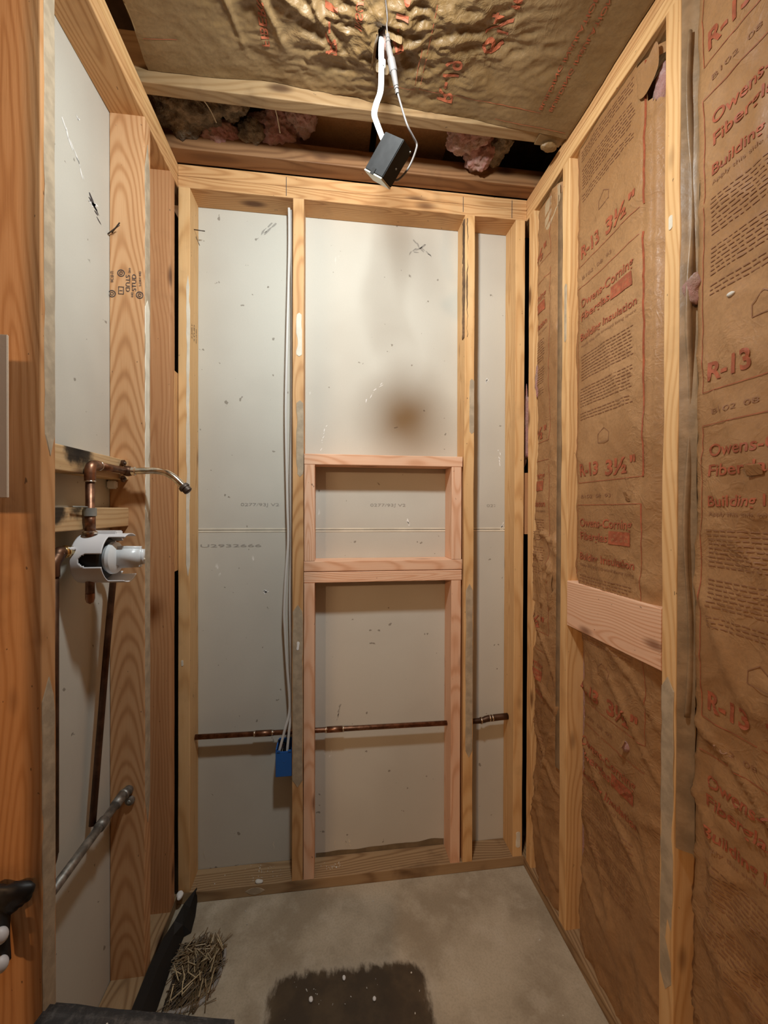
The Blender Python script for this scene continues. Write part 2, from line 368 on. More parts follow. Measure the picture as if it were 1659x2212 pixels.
def text_data(s, bold=.0):
    if (s, bold) in TXT: return TXT[(s, bold)]
    cu = bpy.data.curves.new('t', 'FONT'); cu.body = s; cu.size = 1; cu.offset = bold; cu.resolution_u = 4
    o = bpy.data.objects.new('t', cu); col.objects.link(o)
    dg = bpy.context.evaluated_depsgraph_get(); dg.update(); me = o.evaluated_get(dg).to_mesh()
    V = [v.co.copy() for v in me.vertices]; F = [tuple(p.vertices) for p in me.polygons]
    bpy.data.objects.remove(o); bpy.data.curves.remove(cu)
    TXT[(s, bold)] = (V, F); return V, F
def text(name, s, width, height, fn, mat, parent, bold=.012, cell=.007, clip=None, cap=.73):
    """letters laid through fn(x, y) -> world point; x along the reading direction, y up, in metres"""
    V, F = text_data(s, bold)
    x0 = min(v.x for v in V); x1 = max(v.x for v in V)
    sx = width / (x1 - x0); sy = height / cap
    bm = bmesh.new(); vs = [bm.verts.new(((v.x - x0) * sx, v.y * sy, 0)) for v in V]
    for f in F:
        try: bm.faces.new([vs[i] for i in f])
        except ValueError: pass
    def cut(co, no, **k): bmesh.ops.bisect_plane(bm, geom=bm.verts[:] + bm.edges[:] + bm.faces[:], plane_co=co, plane_no=no, **k)
    if clip:
        cut((clip[0], 0, 0), (-1, 0, 0), clear_outer=True); cut((clip[1], 0, 0), (1, 0, 0), clear_outer=True)
    if cell:
        k = int(width / cell)
        for i in range(1, k + 1): cut((i * cell, 0, 0), (1, 0, 0))
        for i in range(-1, int(height * 1.4 / cell) + 1): cut((0, i * cell, 0), (0, 1, 0))
    for v in bm.verts: v.co = Vector(fn(v.co.x, v.co.y))
    if not bm.faces: bm.free(); return None
    return frombm(name, bm, mat, parent)
def strips(name, rects, fn, mat, parent, cell=.015, kind=None):
    V, F = [], []
    for (x0, y0, x1, y1) in rects:
        n = max(1, int(max(abs(x1 - x0), abs(y1 - y0)) / cell)); hor = abs(x1 - x0) > abs(y1 - y0); b = len(V)
        for i in range(n + 1):
            t = i / n
            if hor: x = x0 + (x1 - x0) * t; V += [fn(x, y0), fn(x, y1)]
            else: y = y0 + (y1 - y0) * t; V += [fn(x0, y), fn(x1, y)]
        for i in range(n): F.append((b + 2 * i, b + 2 * i + 1, b + 2 * i + 3, b + 2 * i + 2))
    o = mesh(name, V, F, mat, parent)
    if kind: o['kind'] = kind
    return o
def nail(parent, p, d, L=.05, r=.0016, name='nail'):
    p = Vector(p); d = Vector(d).normalized(); return tube(name, [p, p + d * L], r, M_NAIL, parent, seg=8)

# ------------------------------------------------------------ setting
floor = tag(box('floor', (-2.2, 1.6, -4.0, .62, -.06, 0), M_CONC), kind='structure')
wb = bpy.data.objects.new('wall_back', None); link(wb, None, Matrix.Translation((.6, .095, 0))); wb['kind'] = 'structure'
box('drywall_panel', (.0, 1.214, .0895, .102, .02, 1.2485), M_DRY, wb, .0015)
box('drywall_panel', (.0, 1.214, .0895, .102, 1.2500, 2.44), M_DRY, wb, .0015)
box('edge_tape', (.004, 1.21, .0884, .0900, 1.2415, 1.2482), M_CREAM, wb)
box('edge_tape', (.004, 1.21, .0884, .0900, 1.2503, 1.2555), M_CREAM, wb)
box('seam_backing', (.0, 1.214, .1025, .115, 1.20, 1.30), M_OUT, wb)
def backfn(x0, z0, s=1): return lambda x, y: (x0 + x * s, .0889, z0 + y)
for (x, z, wd, t, cl) in ((.183, 1.336, .135, '0277/93J V2', None), (.651, 1.336, .134, '0277/93J V2', None), (1.105, 1.336, .134, '0277/93J V2', (0, .034)), (.045, 1.188, .21, 'U2932666', None)):
    text('printed_code', t, wd, .011, backfn(x, z), M_FAINT, wb, 0, cell=0, clip=cl)
# thin water-stain line above the plate
V = []; F = []
for i in range(41):
    x = .452 + i * (.938 - .452) / 40; zt = .052 + .008 * noise.noise(Vector((x * 14, 2, 0))) + .018 * (x - .452)
    V += [(x, .0892, .036), (x, .0890, zt)]
for i in range(40): F.append((2 * i, 2 * i + 2, 2 * i + 3, 2 * i + 1))
mesh('damp_stain', V, F, simple('damp_drywall', (.20, .145, .08), .7, var=.2), wb)
tag(box('wall_left', (-.1017, -.0895, -.648, .50, .0, 2.46), M_DRY), kind='structure')
tag(box('wall_right', (1.310, 1.34, -4, .60, 0, 2.80), M_OUT), kind='structure')
tag(box('wall_behind', (-.10, 1.31, .50, .53, 0, 2.80), M_OUT), kind='structure')
tag(box('wall_front', (-2.2, 1.6, -4.05, -4.0, 0, 2.8), M_HALL), kind='structure')
tag(box('wall_far_left', (-2.25, -2.2, -4.0, .6, 0, 2.8), M_HALL), kind='structure')
tag(box('wall_partition', (-2.2, -.1025, .30, .34, 0, 2.8), M_HALL), kind='structure')
tag(box('ceiling', (-2.2, 1.6, -4.0, -1.5, 2.56, 2.60), M_HALL), kind='structure')
tag(box('ceiling_deck', (-2.2, 1.6, -1.5, .6, 2.66, 2.70), M_OUT), kind='structure')

# ------------------------------------------------------------ framing lumber
S0, S1, PT = .038, 2.391, 2.467
def stud(ext, mat, label, axis='Z', name='wall_stud', cat='stud', group=None, tilt=(0, 0, 0), jit=.0007):
    return tag(board(name, ext, axis, mat, jit=jit, tilt=tilt), label, cat, group)
# plates
sole_b = stud((.0, 1.219, .0, .089, .0, S0), W_PLATE, 'dusty wooden sole plate lying on the concrete along the back wall', 'X', 'sole_plate', 'wall plate')
sole_r = stud((1.219, 1.308, -1.6, .089, 0, S0), W_PLATE, 'dusty sole plate under the insulated right wall', 'Y', 'sole_plate', 'wall plate')
sole_l = stud((-.089, 0, -.66, -.001, 0, S0), W_PLATE, 'dusty sole plate under the left wall behind the black strip', 'Y', 'sole_plate', 'wall plate')
tpb1 = stud((.001, 1.218, 0, .089, S1, 2.4285), W_OLD, 'lower of the two back-wall top plates, above the studs', 'X', 'top_plate', 'wall plate')
tpb2 = stud((.001, 1.218, 0, .089, 2.4295, PT), W_OLD, 'upper of the two stacked top plates across the back wall', 'X', 'top_plate', 'wall plate')
tpl1 = stud((-.089, 0, -1.5, .089, S1, 2.4285), W_OLD, 'lower of the two left-wall top plates, bottom face showing', 'Y', 'top_plate', 'wall plate')
tpl2 = stud((-.089, 0, -1.5, .089, 2.4295, PT), W_GOLD, 'upper of the two left-wall top plates beside the dark ceiling gap', 'Y', 'top_plate', 'wall plate')
tpr1 = stud((1.219, 1.308, -1.6, .089, S1, 2.4285), W_GOLD, 'lower of the two right-wall top plates above the kraft insulation', 'Y', 'top_plate', 'wall plate')
tpr2 = stud((1.219, 1.308, -1.6, .089, 2.4295, PT), W_OLD, 'upper of the two right-wall top plates meeting the ceiling paper', 'Y', 'top_plate', 'wall plate')
# back wall studs
A = stud((.001, .038, .0, .089, S0, S1), W_GOLD, 'full-height stud at the left corner of the back wall', jit=.0015)
B = stud((.3735, .411, .0, .089, S0, S1), W_OLD, 'full-height back-wall stud beside the white cables and blue box', jit=.0012)
Cc = stud((.9845, 1.021, .0, .089, S0, S1), W_GOLD, 'full-height back-wall stud right of the niche, bark on its upper left edge', jit=.0025)
D = stud((1.177, 1.2135, .0, .089, S0, S1), W_GOLD, 'knotty full-height stud at the right corner of the back wall', jit=.0012)
# niche of new lumber
stud((.413, .9775, .001, .089, 1.480, 1.517), W_NEW, 'fresh pale two-by-four forming the top of the niche', 'X', 'niche_header', 'framing board')
stud((.413, .9775, .001, .089, 1.108, 1.1445), W_NEW, 'fresh board forming the sill of the niche, knot near its left end', 'X', 'niche_sill', 'framing board')
stud((.413, .9765, .001, .089, 1.069, 1.1060), W_NEW, 'fresh board directly under the niche sill', 'X', 'cripple_header', 'framing board')
stud((.413, .4495, .001, .089, 1.1455, 1.4795), W_NEW, 'short fresh upright on the left side of the niche opening', name='niche_stud', cat='framing board')
stud((.9385, .9755, .001, .089, 1.1455, 1.4795), W_NEW, 'short pinkish upright on the right side of the niche, with a knot', name='niche_stud', cat='framing board')
stud((.413, .4495, -.0005, .089, S0, 1.0685), W_NEW, 'long fresh upright below the niche, against the stud with the cables', name='cripple_stud', cat='framing board')
stud((.9385, .9745, .001, .089, S0, 1.0685), W_NEW, 'long fresh upright below the niche on its right side', name='cripple_stud', cat='framing board')
# left wall studs
L0 = stud((-.089, 0, -.064, -.027, S0, S1), W_RED, 'reddish left-wall stud nearest the back corner', jit=.001)
L1 = stud((-.089, 0, -.244, -.207, S0, S1), W_STUD, 'broad-faced left-wall stud with cathedral grain and black ink stamps', jit=.0006)
L2 = stud((-.089, 0, -.646, -.608, S0, S1), W_ORANGE, 'orange near stud at the left edge of the picture', jit=.0008)
L3 = stud((-.150, 0, -1.042, -1.002, 0, S1), W_OLD, 'unseen left-wall stud, made deeper to shade the near stud')  # unseen, deepened so its shadow falls along the orange stud's edge
# right wall studs
R0 = stud((1.219, 1.308, -.054, -.018, S0, S1), W_GOLD, 'thin-looking stud of the right wall in the back corner', jit=.001)
R1 = stud((1.219, 1.308, -.2735, -.2365, S0, S1), W_GOLD, 'right-wall stud between the narrow and the wide kraft panels', jit=.003)
R2 = stud((1.219, 1.308, -.6705, -.6325, S0, S1), W_GOLD, 'nearest right-wall stud with grey compound on its lower half', jit=.003)
stud((1.219, 1.257, -.632, -.274, .974, 1.110), W_NEW, 'fresh wide block nailed level between two right-wall studs', 'Y', 'wall_block', 'framing board')
# left wall blocks
blk1 = stud((-.089, -.041, -.6075, -.2445, 1.402, 1.455), W_BLOCK, 'scorched upper block behind the copper elbow in the left wall', 'Y', 'wall_block', 'framing board')
blk2 = stud((-.089, -.041, -.6075, -.2445, 1.277, 1.327), W_BLOCK2, 'scorched lower block above the shower valve', 'Y', 'wall_block', 'framing board')
# ceiling lumber
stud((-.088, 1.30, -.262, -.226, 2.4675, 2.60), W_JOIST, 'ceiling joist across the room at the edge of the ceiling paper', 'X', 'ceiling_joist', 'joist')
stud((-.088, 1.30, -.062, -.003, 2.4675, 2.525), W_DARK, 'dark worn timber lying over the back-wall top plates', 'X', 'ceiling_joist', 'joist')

# smears of compound and glue on the studs
smear(B, ('Y', .0), .375, .410, .362, .995); smear(B, ('Y', 0), .386, .411, 1.436, 1.70, wig=.5)
smear(B, ('Y', -.0012), .386, .399, .838, .868, M_WHITE, 'paint_spot', wig=.9); smear(B, ('Y', 0), .385, .405, 1.85, 2.0, M_CREAM, 'paint_spot', wig=.9)
smear(Cc, ('Y', 0), .992, 1.020, .42, 1.055); smear(Cc, ('Y', 0), 1.002, 1.021, 1.60, 1.80, wig=.5)
smear(A, ('Y', 0), .026, .0385, 1.1, 2.1, M_CREAM, 'glue_line', wig=.9); smear(A, ('Y', 0), .010, .019, .80, .82, M_CREAM, 'paint_spot', wig=.8)
smear(L1, ('X+', 0), -.2425, -.209, .45, 2.33, wig=.35); smear(L1, ('X+', 0), -.2425, -.215, 1.30, 1.9, M_CREAM, 'glue_line', wig=.8, thick=.0018)
smear(L2, ('X+', 0), -.6455, -.610, .04, 1.02, wig=.4); smear(L2, ('X+', 0), -.638, -.6085, 1.42, 2.38, wig=.35)
smear(R1, ('X-', 1.219), -.264, -.250, 1.84, 2.02, wig=.5); smear(R2, ('X-', 1.219), -.668, -.634, .30, .97, wig=.3)
smear(D, ('Y', 0), 1.188, 1.206, .07, .13, M_CREAM, 'paint_spot', wig=.8)
smear(R2, ('X-', 1.219), -.655, -.645, 1.92, 1.95, M_CREAM, 'paint_spot'); smear(sole_b, ('Y', 0), .2, .3, .006, .03, M_MUD)
# bark edge of stud C
V = []; F = []
for i in range(40):
    z = 1.95 + i * .011; a = .004 + .004 * noise.noise(Vector((i * .5, 0, 0)))
    V += [(.9845 - .0008, .002, z), (.9845 - a * 1.0, .010, z), (.9843, .03 + .01 * noise.noise(Vector((i * .7, 5, 0))), z), (.990 + a, -.0012, z)]
for i in range(39):
    for (p, q) in ((3, 0), (0, 1), (1, 2)): F.append((i * 4 + p, i * 4 + q, i * 4 + 4 + q, i * 4 + 4 + p))
mesh('bark_edge', V, F, M_BARK, Cc)
# nails
nail(A, (.038, .04, 2.28), (1, .1, .0), .035); nail(A, (.038, .06, 2.27), (.4, .2, -1), .03, .001)
nail(L1, (-.082, -.244, 2.07), (1, -.9, .25), .045); nail(L1, (-.055, -.262, 2.08), (-1, .3, -.6), .04)
for z in (.955, .90, .84): lathe('screw_head', [(0, 0.0), (.0, .004), (-.002, .0045), (-.003, 0)], (0, -1, 0), (1.238, -.6735, z), M_BRASS, R2, 12)
# ink stamps on stud L1 (side face, Y=-.244)
def st(x0, z0, rot):
    if rot > 0: return lambda x, y: (x0 - y, -.2451, z0 + x)
    return lambda x, y: (x0 + y, -.2451, z0 - x)
text('ink_stamp', 'STUD', .045, .011, st(-.047, 1.958, -1), M_BLK, L1, 0, cell=0)
text('ink_stamp', 'STUD', .045, .011, st(-.021, 1.916, 1), M_BLK, L1, 0, cell=0)
text('ink_stamp', '440', .014, .006, st(-.028, 1.898, 1), M_BLK, L1, 0, cell=0)
text('ink_stamp', '440', .014, .006, st(-.040, 1.978, -1), M_BLK, L1, 0, cell=0)
text('ink_stamp', 'S-DRY 440', .04, .006, st(-.008, 1.93, 1), M_BLK, L1, 0, cell=0)
text('ink_stamp', 'WC LB 171', .03, .008, st(-.078, 1.935, 1), M_BLK, L1, 0.01, cell=0)
def ring(name, c, r0, r1, fn, mat, parent, n=28):
    V, F = [], []
    for i in range(n):
        a = 2 * math.pi * i / n; V += [fn(c[0] + r0 * math.cos(a), c[1] + r0 * math.sin(a)), fn(c[0] + r1 * math.cos(a), c[1] + r1 * math.sin(a))]
    for i in range(n): j = (i + 1) % n; F.append((2 * i, 2 * i + 1, 2 * j + 1, 2 * j))
    return mesh(name, V, F, mat, parent)
l1f = lambda x, y: (x, -.2451, y)
for c in ((-.059, 1.962), (-.012, 1.906), (-.082, 1.905)):
    ring('ink_emblem', c, .0075, .0095, l1f, M_BLK, L1); ring('ink_emblem', c, .003, .0045, l1f, M_BLK, L1)
strips('ink_emblem', [(-.066, 1.905, -.052, 1.9065), (-.066, 1.924, -.052, 1.9255), (-.066, 1.905, -.0645, 1.9255), (-.0535, 1.905, -.052, 1.9255), (-.063, 1.914, -.055, 1.9155)], l1f, M_BLK, L1)
ay = lambda y0, z0: (lambda x, y: (.0390, y0 + y, z0 + x))
for (y0, L, t) in ((.022, .05, 'S-DRY'), (.045, .055, 'STUD'), (.068, .05, 'WC LB 440')):
    text('ink_stamp', t, L, .009, (lambda q: (lambda x, y: (.0391, q - y, 1.90 + x)))(y0), M_BLK, A, 0, cell=0)
for q_ in ((.35, 2.395, .352, 2.46), (.975, 2.40, .977, 2.455), (1.16, 2.395, 1.162, 2.46)): strips('pencil_line', [q_], lambda x, y: (x, -.0009, y), M_BLK, tpb1)

# ------------------------------------------------------------ right-wall insulation
def fbm(p, o=4):
    v, a = 0, 1
    for i in range(o): v += a * noise.noise(p); p = p * 2.1; a *= .5
    return v
def ridge(p): return max(0, 1 - abs(noise.noise(p)) * 7)
def make_surf(y0, y1, base, rec0, rec1, w0, w1, seed, extra=None, amp=1.0):
    """kraft face towards -X; y0 far edge, y1 near edge (y1 < y0)"""
    def f(y, z):
        s = y0 - y; t = y - y1
        e0 = max(0, 1 - s / w0); e1 = max(0, 1 - t / w1)
        x = base + rec0 * e0 ** 1.6 + rec1 * e1 ** 1.6
        x -= .006 * math.sin(math.pi * min(1, max(0, s / (y0 - y1))))
        p = Vector((seed, y * 6, z * 5))
        x += amp * (.0055 * fbm(p * .8, 2) + .0022 * fbm(p * 3.2 + Vector((3, 0, 0)), 3))
        low = 1.0 + 1.6 * max(0, min(1, (1.35 - z) / .5))
        q = Vector((seed + 4, (y * .8 - z * .6) * 9, (y * .6 + z * .8) * 3.4))
        x -= amp * low * .0030 * ridge(q)
        q2 = Vector((seed + 9, (y * .7 + z * .7) * 20, (y - z) * 7)); x -= amp * low * .0013 * ridge(q2)
        if extra: x += extra(y, z)
        return x
    return f
def batt(label, y0, y1, z0, z1, f, cell=.0085, holes=()):
    root = empty('insulation_batt', (1.26, (y0 + y1) / 2, z0), label, 'insulation')
    ny = max(6, int((y0 - y1) / cell)); nz = int((z1 - z0) / cell); V = []; F = []
    for j in range(nz + 1):
        z = z0 + (z1 - z0) * j / nz
        for i in range(ny + 1):
            y = y0 + (y1 - y0) * i / ny; V.append((f(y, z), y, z))
    for j in range(nz):
        for i in range(ny):
            yc = y0 + (y1 - y0) * (i + .5) / ny; zc = z0 + (z1 - z0) * (j + .5) / nz
            if any(h(yc, zc) for h in holes): continue
            a = j * (ny + 1) + i; F.append((a, a + ny + 1, a + ny + 2, a + 1))
    mesh('kraft_facing', V, F, M_KRAFT, root, True)
    box('fibreglass_core', (1.272, 1.3095, y1 + .002, y0 - .002, z0 + .01, z1 - .03), M_PINK, root)
    return root
def rfn(f, ystart, zbase, dx=-.0016): return lambda x, y: (f(ystart - x, zbase + y) + dx, ystart - x, zbase + y)
def pr(root, f, ys, boxes, cut=None, s=1.0, logo=True):
    """printing repeat: boxes = list of (z_bottom_of_R13_box); period .638.  ys = world y of the frame's left line"""
    ylo = cut if cut else None
    for zb in boxes:
        def T(t, dy, dz, wd, h, mat=M_INK, bold=.014, **k):
            if zb + dz + h > 2.375 or zb + dz < .06: return
            clip = None
            if cut: 
                a = max(0, (ys - dy) - cut[0]); b = (ys - dy) - cut[1]
                if b <= 0: return
                clip = (a, min(b, wd)); 
                if clip[0] >= clip[1]: return
            text('printed_lettering', t, wd, h, rfn(f, ys - dy, zb + dz), mat, root, bold, clip=clip)
        if zb + .0 > .10:
            T('R-13', .012, .020, .085, .036, bold=.03); T('3', .128, .014, .03, .040, bold=.03); T('½"', .160, .014, .078, .040, bold=.03)
        # lower line of the date code
        T('B102  08  93', .02, -.045, .13, .010, M_INKD, 0)
        # next repeat below starts at zb-.065
        zt = zb - .065
        T('Owens-Corning', .016, -.065 - .062, .218, .024); T('Fiberglas', .016, -.065 - .100, .128, .023)
        T('Building Insulation', .016, -.065 - .158, .226, .021, bold=.014); T('Apply this side toward living space', .016, -.065 - .176, .225, .008, M_INKD, 0)
        rects = []
        def rect(a, b, c, d):  # dy0, dz0, dy1, dz1
            if cut:
                a2 = max(a, ys - cut[0]); c2 = min(c, ys - cut[1])
                if a2 >= c2: return
                a, c = a2, c2
            b = max(b, .05 - zb); d = min(d, 2.375 - zb)
            if b < d: rects.append((a, b, c, d))
        q = .0015
        rect(0, zt - zb - q / 2, .262, zt - zb + q / 2); rect(0, -q / 2, .262, q / 2)
        for (dz0, dz1) in ((0, .50), ):
            rect(-q / 2, dz0, q / 2, dz1 + .072); rect(.262 - q / 2, dz0, .262 + q / 2, dz1 + .072)
        if rects: strips('frame_line', rects, (lambda zb_: (lambda x, y: (f(ys - x, zb_ + y) - .0015, ys - x, zb_ + y)))(zb), M_INK, root)
        # red square of the maker's mark with pale lettering
        rects = []; rect(.148, zt - zb - .104, .226, zt - zb - .070)
        if rects and zt - .07 < 2.37 and zt > .2:
            rr = [(rects[0][0], rects[0][1] + k * .0085, rects[0][2], rects[0][1] + (k + 1) * .0085) for k in range(4)]
            strips('printed_badge', rr, (lambda zb_: (lambda x, y: (f(ys - x, zb_ + y) - .0016, ys - x, zb_ + y)))(zb), M_INK, root, cell=.008)
            T('OWENS CORNING', .154, zt - zb - .084, .066, .006, M_KRAFT, 0.0); T('FIBERGLAS', .154, zt - zb - .096, .066, .008, M_KRAFT, 0.01)
        # fine print rows as word dashes
        rects = []; rng = random.Random(int(zb * 1000))
        rows = [zt - zb - .205 - .0085 * k for k in range(9)] + [zt - zb - .300 - .0085 * k for k in range(7)] + [zt - zb - .372 - .0085 * k for k in range(3)]
        for ry in rows:
            x = .016
            while x < .222:
                l = rng.uniform(.006, .018); rect(x, ry, min(x + l, .23), ry + .0021); x += l + .0035
        if rects: strips('fine_print', rects, (lambda zb_: (lambda x, y: (f(ys - x, zb_ + y) - .0015, ys - x, zb_ + y)))(zb), M_INKD, root, cell=.012, kind='stuff')
        if not cut and zb < 2.25:   # little house mark above the rating
            h = zb + .105; cxh = ys - .118; V = []; F = []
            poly = [(-.022, 0), (.022, 0), (.022, .022), (0, .038), (-.022, .022)]
            for k in range(5):
                a, b = Vector(poly[k]), Vector(poly[(k + 1) % 5]); n = Vector((-(b - a).y, (b - a).x)).normalized() * .0009; i0 = len(V)
                for p in (a - n, a + n, b + n, b - n): V.append((f(cxh - p.x, h + p.y) - .0013, cxh - p.x, h + p.y))
                F.append((i0, i0 + 1, i0 + 2, i0 + 3))
            mesh('house_mark', V, F, M_INKD, root)

# wide bay between the two nearer studs
def ex1(y, z):
    d = 0
    if z < 1.16: d += .045 * max(0, 1 - (-.274 - y) / .05) * min(1, (1.16 - z) / .12) * max(0, min(1, (z + .1) / .5))
    if z < 1.0: d += .010 * min(1, (1.0 - z) / .1)
    # loose vertical pleats beside the near stud
    t = y + .632
    if t < .07: d += .004 * math.sin((t) * 300 + 2 * noise.noise(Vector((0, 0, z * 3)))) * min(1, t / .01) * max(0, min(1, (z - 1.2) / .2))
    return d
f1 = make_surf(-.274, -.632, 1.236, .012, .020, .03, .05, 3.3, ex1)
hole1 = lambda y, z: ((y + .60) / .030) ** 2 + ((z - 2.30) / .045) ** 2 < 1 or ((y + .505) / .012) ** 2 + ((z - .735) / .012) ** 2 < 1 or z > 2.372 - .02 * noise.noise(Vector((y * 30, 1, 0))) and y < -.54
b1 = batt('wide kraft-faced insulation batt in the bay behind the fresh wall block', -.274, -.632, S0, 2.388, f1, holes=(hole1,))
pr(b1, f1, -.300, [2.680, 2.042, 1.405, .768])
# nearest bay
def ex2(y, z):
    d = .0; t = -.671 - y
    if t < .03: d += .04 * (1 - t / .03)
    d += .006 * ridge(Vector((1, (y + z * .45) * 5, z * 2.1))) * max(0, min(1, (1.5 - z)))
    d -= .006 * max(0, 1 - math.hypot((y + .83) * 8, (z - 1.38) * 5))
    return d
f2 = make_surf(-.671, -1.06, 1.238, .005, .010, .03, .03, 8.1, ex2, 1.2)
b2 = batt('nearest kraft-faced insulation batt at the right edge of the picture', -.671, -1.06, S0, 2.388, f2, cell=.0095)
pr(b2, f2, -.714, [2.194, 1.556, .918])
tube('kraft_flange', [(1.232 + .006 * math.sin(i * 1.3), -.6855 - .003 * math.sin(i * .9), .9 + i * .1) for i in range(15)], [.006 + .002 * math.sin(i * 1.7) for i in range(15)], M_KRAFTF, b2, seg=10, sx=.5)
V = []; F = []
for i in range(50):
    z = .62 + i * .036; a = .0035 * math.sin(i * .45); b = .003 * noise.noise(Vector((i * .3, 1, 2)))
    V += [(1.2215, -.6715, z), (1.229 + b, -.680 + b, z), (1.243 + a, -.690, z), (1.237, -.700 + b, z)]
for i in range(49):
    for k in range(3): F.append((i * 4 + k, i * 4 + k + 1, i * 4 + k + 5, i * 4 + k + 4))
mesh('kraft_flange', V, F, M_KRAFTF, b2, True)
# narrow bay in the corner
def ex0(y, z):
    d = .030 * max(0, 1 - (y + .2365) / .035) * max(0, min(1, (z - .2)))
    if 1.0 < z < 1.25: d -= .012 * ridge(Vector((2, y * 18, z * 9)))
    if z < .8: d -= .012 * max(0, 1 - abs((y + .10) + (z - .35) * .35) / .012)
    return d
f0 = make_surf(-.055, -.236, 1.230, .006, .02, .02, .04, 12.7, ex0, 1.3)
b0 = batt('narrow kraft-faced insulation batt in the back right corner', -.055, -.236, S0, 2.372, f0, cell=.0075)
pr(b0, f0, .105, [2.180, 1.560, .905], cut=(-.058, -.205))
# folded flange and pink edges of the narrow batt
V = []; F = []
for i in range(60):
    z = .5 + i * .031; b = .004 * noise.noise(Vector((i * .25, 7, 2)))
    V += [(1.2205 + abs(b) * .5, -.2355, z), (1.226 + b, -.222, z), (1.222 + b, -.207 + b * 2, z), (1.234, -.203 + b * 2, z)]
for i in range(59):
    for k in range(3): F.append((i * 4 + k, i * 4 + k + 1, i * 4 + k + 5, i * 4 + k + 4))
mesh('kraft_flange', V, F, M_KRAFTF, b0, True)
blob('fibreglass_tuft', (1.238, -.226, 2.17), (.012, .006, .17), M_PINK, b0, .3, 30, 4)
blob('fibreglass_tuft', (1.232, -.060, 1.78), (.008, .008, .06), M_PINK, b0, .35, 40, 3)
V = [(f0(-.06 - .02 * i, 0) , 0, 0) for i in range(1)]
def flap(name, pts, mat, parent, thick=.0012, smooth=True):
    """curled paper from a small grid of points rows"""
    n, m = len(pts), len(pts[0]); V = [p for r in pts for p in r]; F = [(i * m + j, i * m + j + 1, i * m + m + j + 1, i * m + m + j) for i in range(n - 1) for j in range(m - 1)]
    o = mesh(name, V, F, mat, parent, smooth); s = o.modifiers.new('s', 'SOLIDIFY'); s.thickness = thick
    q = o.modifiers.new('q', 'SUBSURF'); q.levels = q.render_levels = 2; return o
flap('plastic_film', [[(1.2245 + .003 * noise.noise(Vector((i, j, 0))), -.120 - .024 * j, 2.366 - .012 * i - (.060 - .016 * j) * (i / 5)) for j in range(5)] for i in range(6)], M_POLY, b0)
flap('torn_flap', [[(1.224 - .010 * math.sin(i * 1.1) * (j % 2), -.075 - .022 * j - .004 * i, 1.13 - .032 * i + .012 * math.sin(j * 2 + i)) for j in range(6)] for i in range(6)], M_KRAFT, b0)
# tufts and torn paper of the wide batt
blob('fibreglass_tuft', (1.248, -.598, 2.285), (.014, .026, .045), M_PINK, b1, .3, 30, 4)
flap('torn_flap', [[(1.224 - .006 * (i == 0), -.545 - .022 * j, 2.36 - .022 * i - .015 * math.sin(j * 1.4)) for j in range(4)] for i in range(4)], M_KRAFT, b1)
blob('fibreglass_tuft', (1.236, -.505, .735), (.008, .011, .011), M_PINK, b1, .3, 60, 3)
flap('torn_flap', [[(1.232 - .012 * i / 2, -.497 - .008 * j, .745 - .012 * i + .008 * j) for j in range(3)] for i in range(3)], M_KRAFT, b1)
flap('torn_flap', [[(1.226 - .009 * (1 - i / 2), -.511 - .007 * j - .003 * i, 1.372 - .013 * i) for j in range(3)] for i in range(3)], M_KRAFT, b1)
# tufts of the near batt
blob('fibreglass_tuft', (1.236, -.688, 1.775), (.014, .018, .035), M_PINK, b2, .5, 40, 4)
blob('fibreglass_tuft', (1.229, -.775, 1.720), (.004, .007, .0045), M_CRUMB, b2, .4, 60, 3)
flap('torn_flap', [[(1.222 - .004 * (2 - i), -.812 - .010 * j, 1.404 - .010 * i) for j in range(4)] for i in range(3)], M_KRAFT, b2)
# corner insulation seen through the gap
tag(blob('fibreglass_scrap', (1.236, .035, 1.645), (.012, .03, .15), M_PINK, None, .4, 20, 4), 'pink fibreglass scrap showing in the dark slot of the back right corner', 'insulation')
tag(board('corner_blocking', (1.2195, 1.30, .0, .087, 1.235, 1.462), 'Z', W_RED), 'short block filling the slot in the back right corner', 'framing board')
tag(board('corner_blocking', (-.089, -.0012, -.0255, .087, 1.12, 1.775), 'Z', W_OLD), 'block filling the middle of the slot in the back left corner', 'framing board')

# ------------------------------------------------------------ ceiling insulation
HX, HY = .632, -.415
def ceil_z(x, y):
    z = 2.502 - .030 * max(0, min(1, (x - .45) / .7)) ** 1.5
    p = Vector((x * 4, y * 4, 5.5)); z -= .012 * (fbm(p, 2) + .3)
    cen = math.exp(-((x - .62) / .33) ** 2 - ((y + .46) / .16) ** 2)
    wq = .25 * noise.noise(Vector((x * 12, y * 12, 3)))
    q = Vector((x * 7 + y * 6, y * 17 - x * 3 + wq, 1.0)); z += (.0015 + .034 * cen) * abs(noise.noise(q))
    q = Vector((x * 17 - y * 9, y * 38 + x * 6 + wq, 4.0)); z += (.0008 + .018 * cen) * abs(noise.noise(q))
    q = Vector((x * 45 + y * 20, y * 75, 8.0)); z += (.0004 + .008 * cen) * abs(noise.noise(q))
    z -= .012 * cen
    # long diagonal folds towards the left
    for (a, b, c, wd, h) in ((.33, -.50, .40, .008, .022), (.40, -.48, .95, .008, .018), (.25, -.48, .25, .006, .012), (.47, -.46, .6, .007, .014)):
        d = ((x - a) * math.cos(c) - (y - b) * math.sin(c)); l = (x - a) * math.sin(c) + (y - b) * math.cos(c)
        z -= h * math.exp(-(d / wd) ** 2) * max(0, 1 - abs(l) / .17)
    # dip around the hole
    r = math.hypot(x - HX, (y - HY) * 1.1); z -= .018 * math.exp(-(r / .06) ** 2)
    e = max(0, (x - 1.12) / .09); z -= .012 * min(1, e) ** 2
    return z
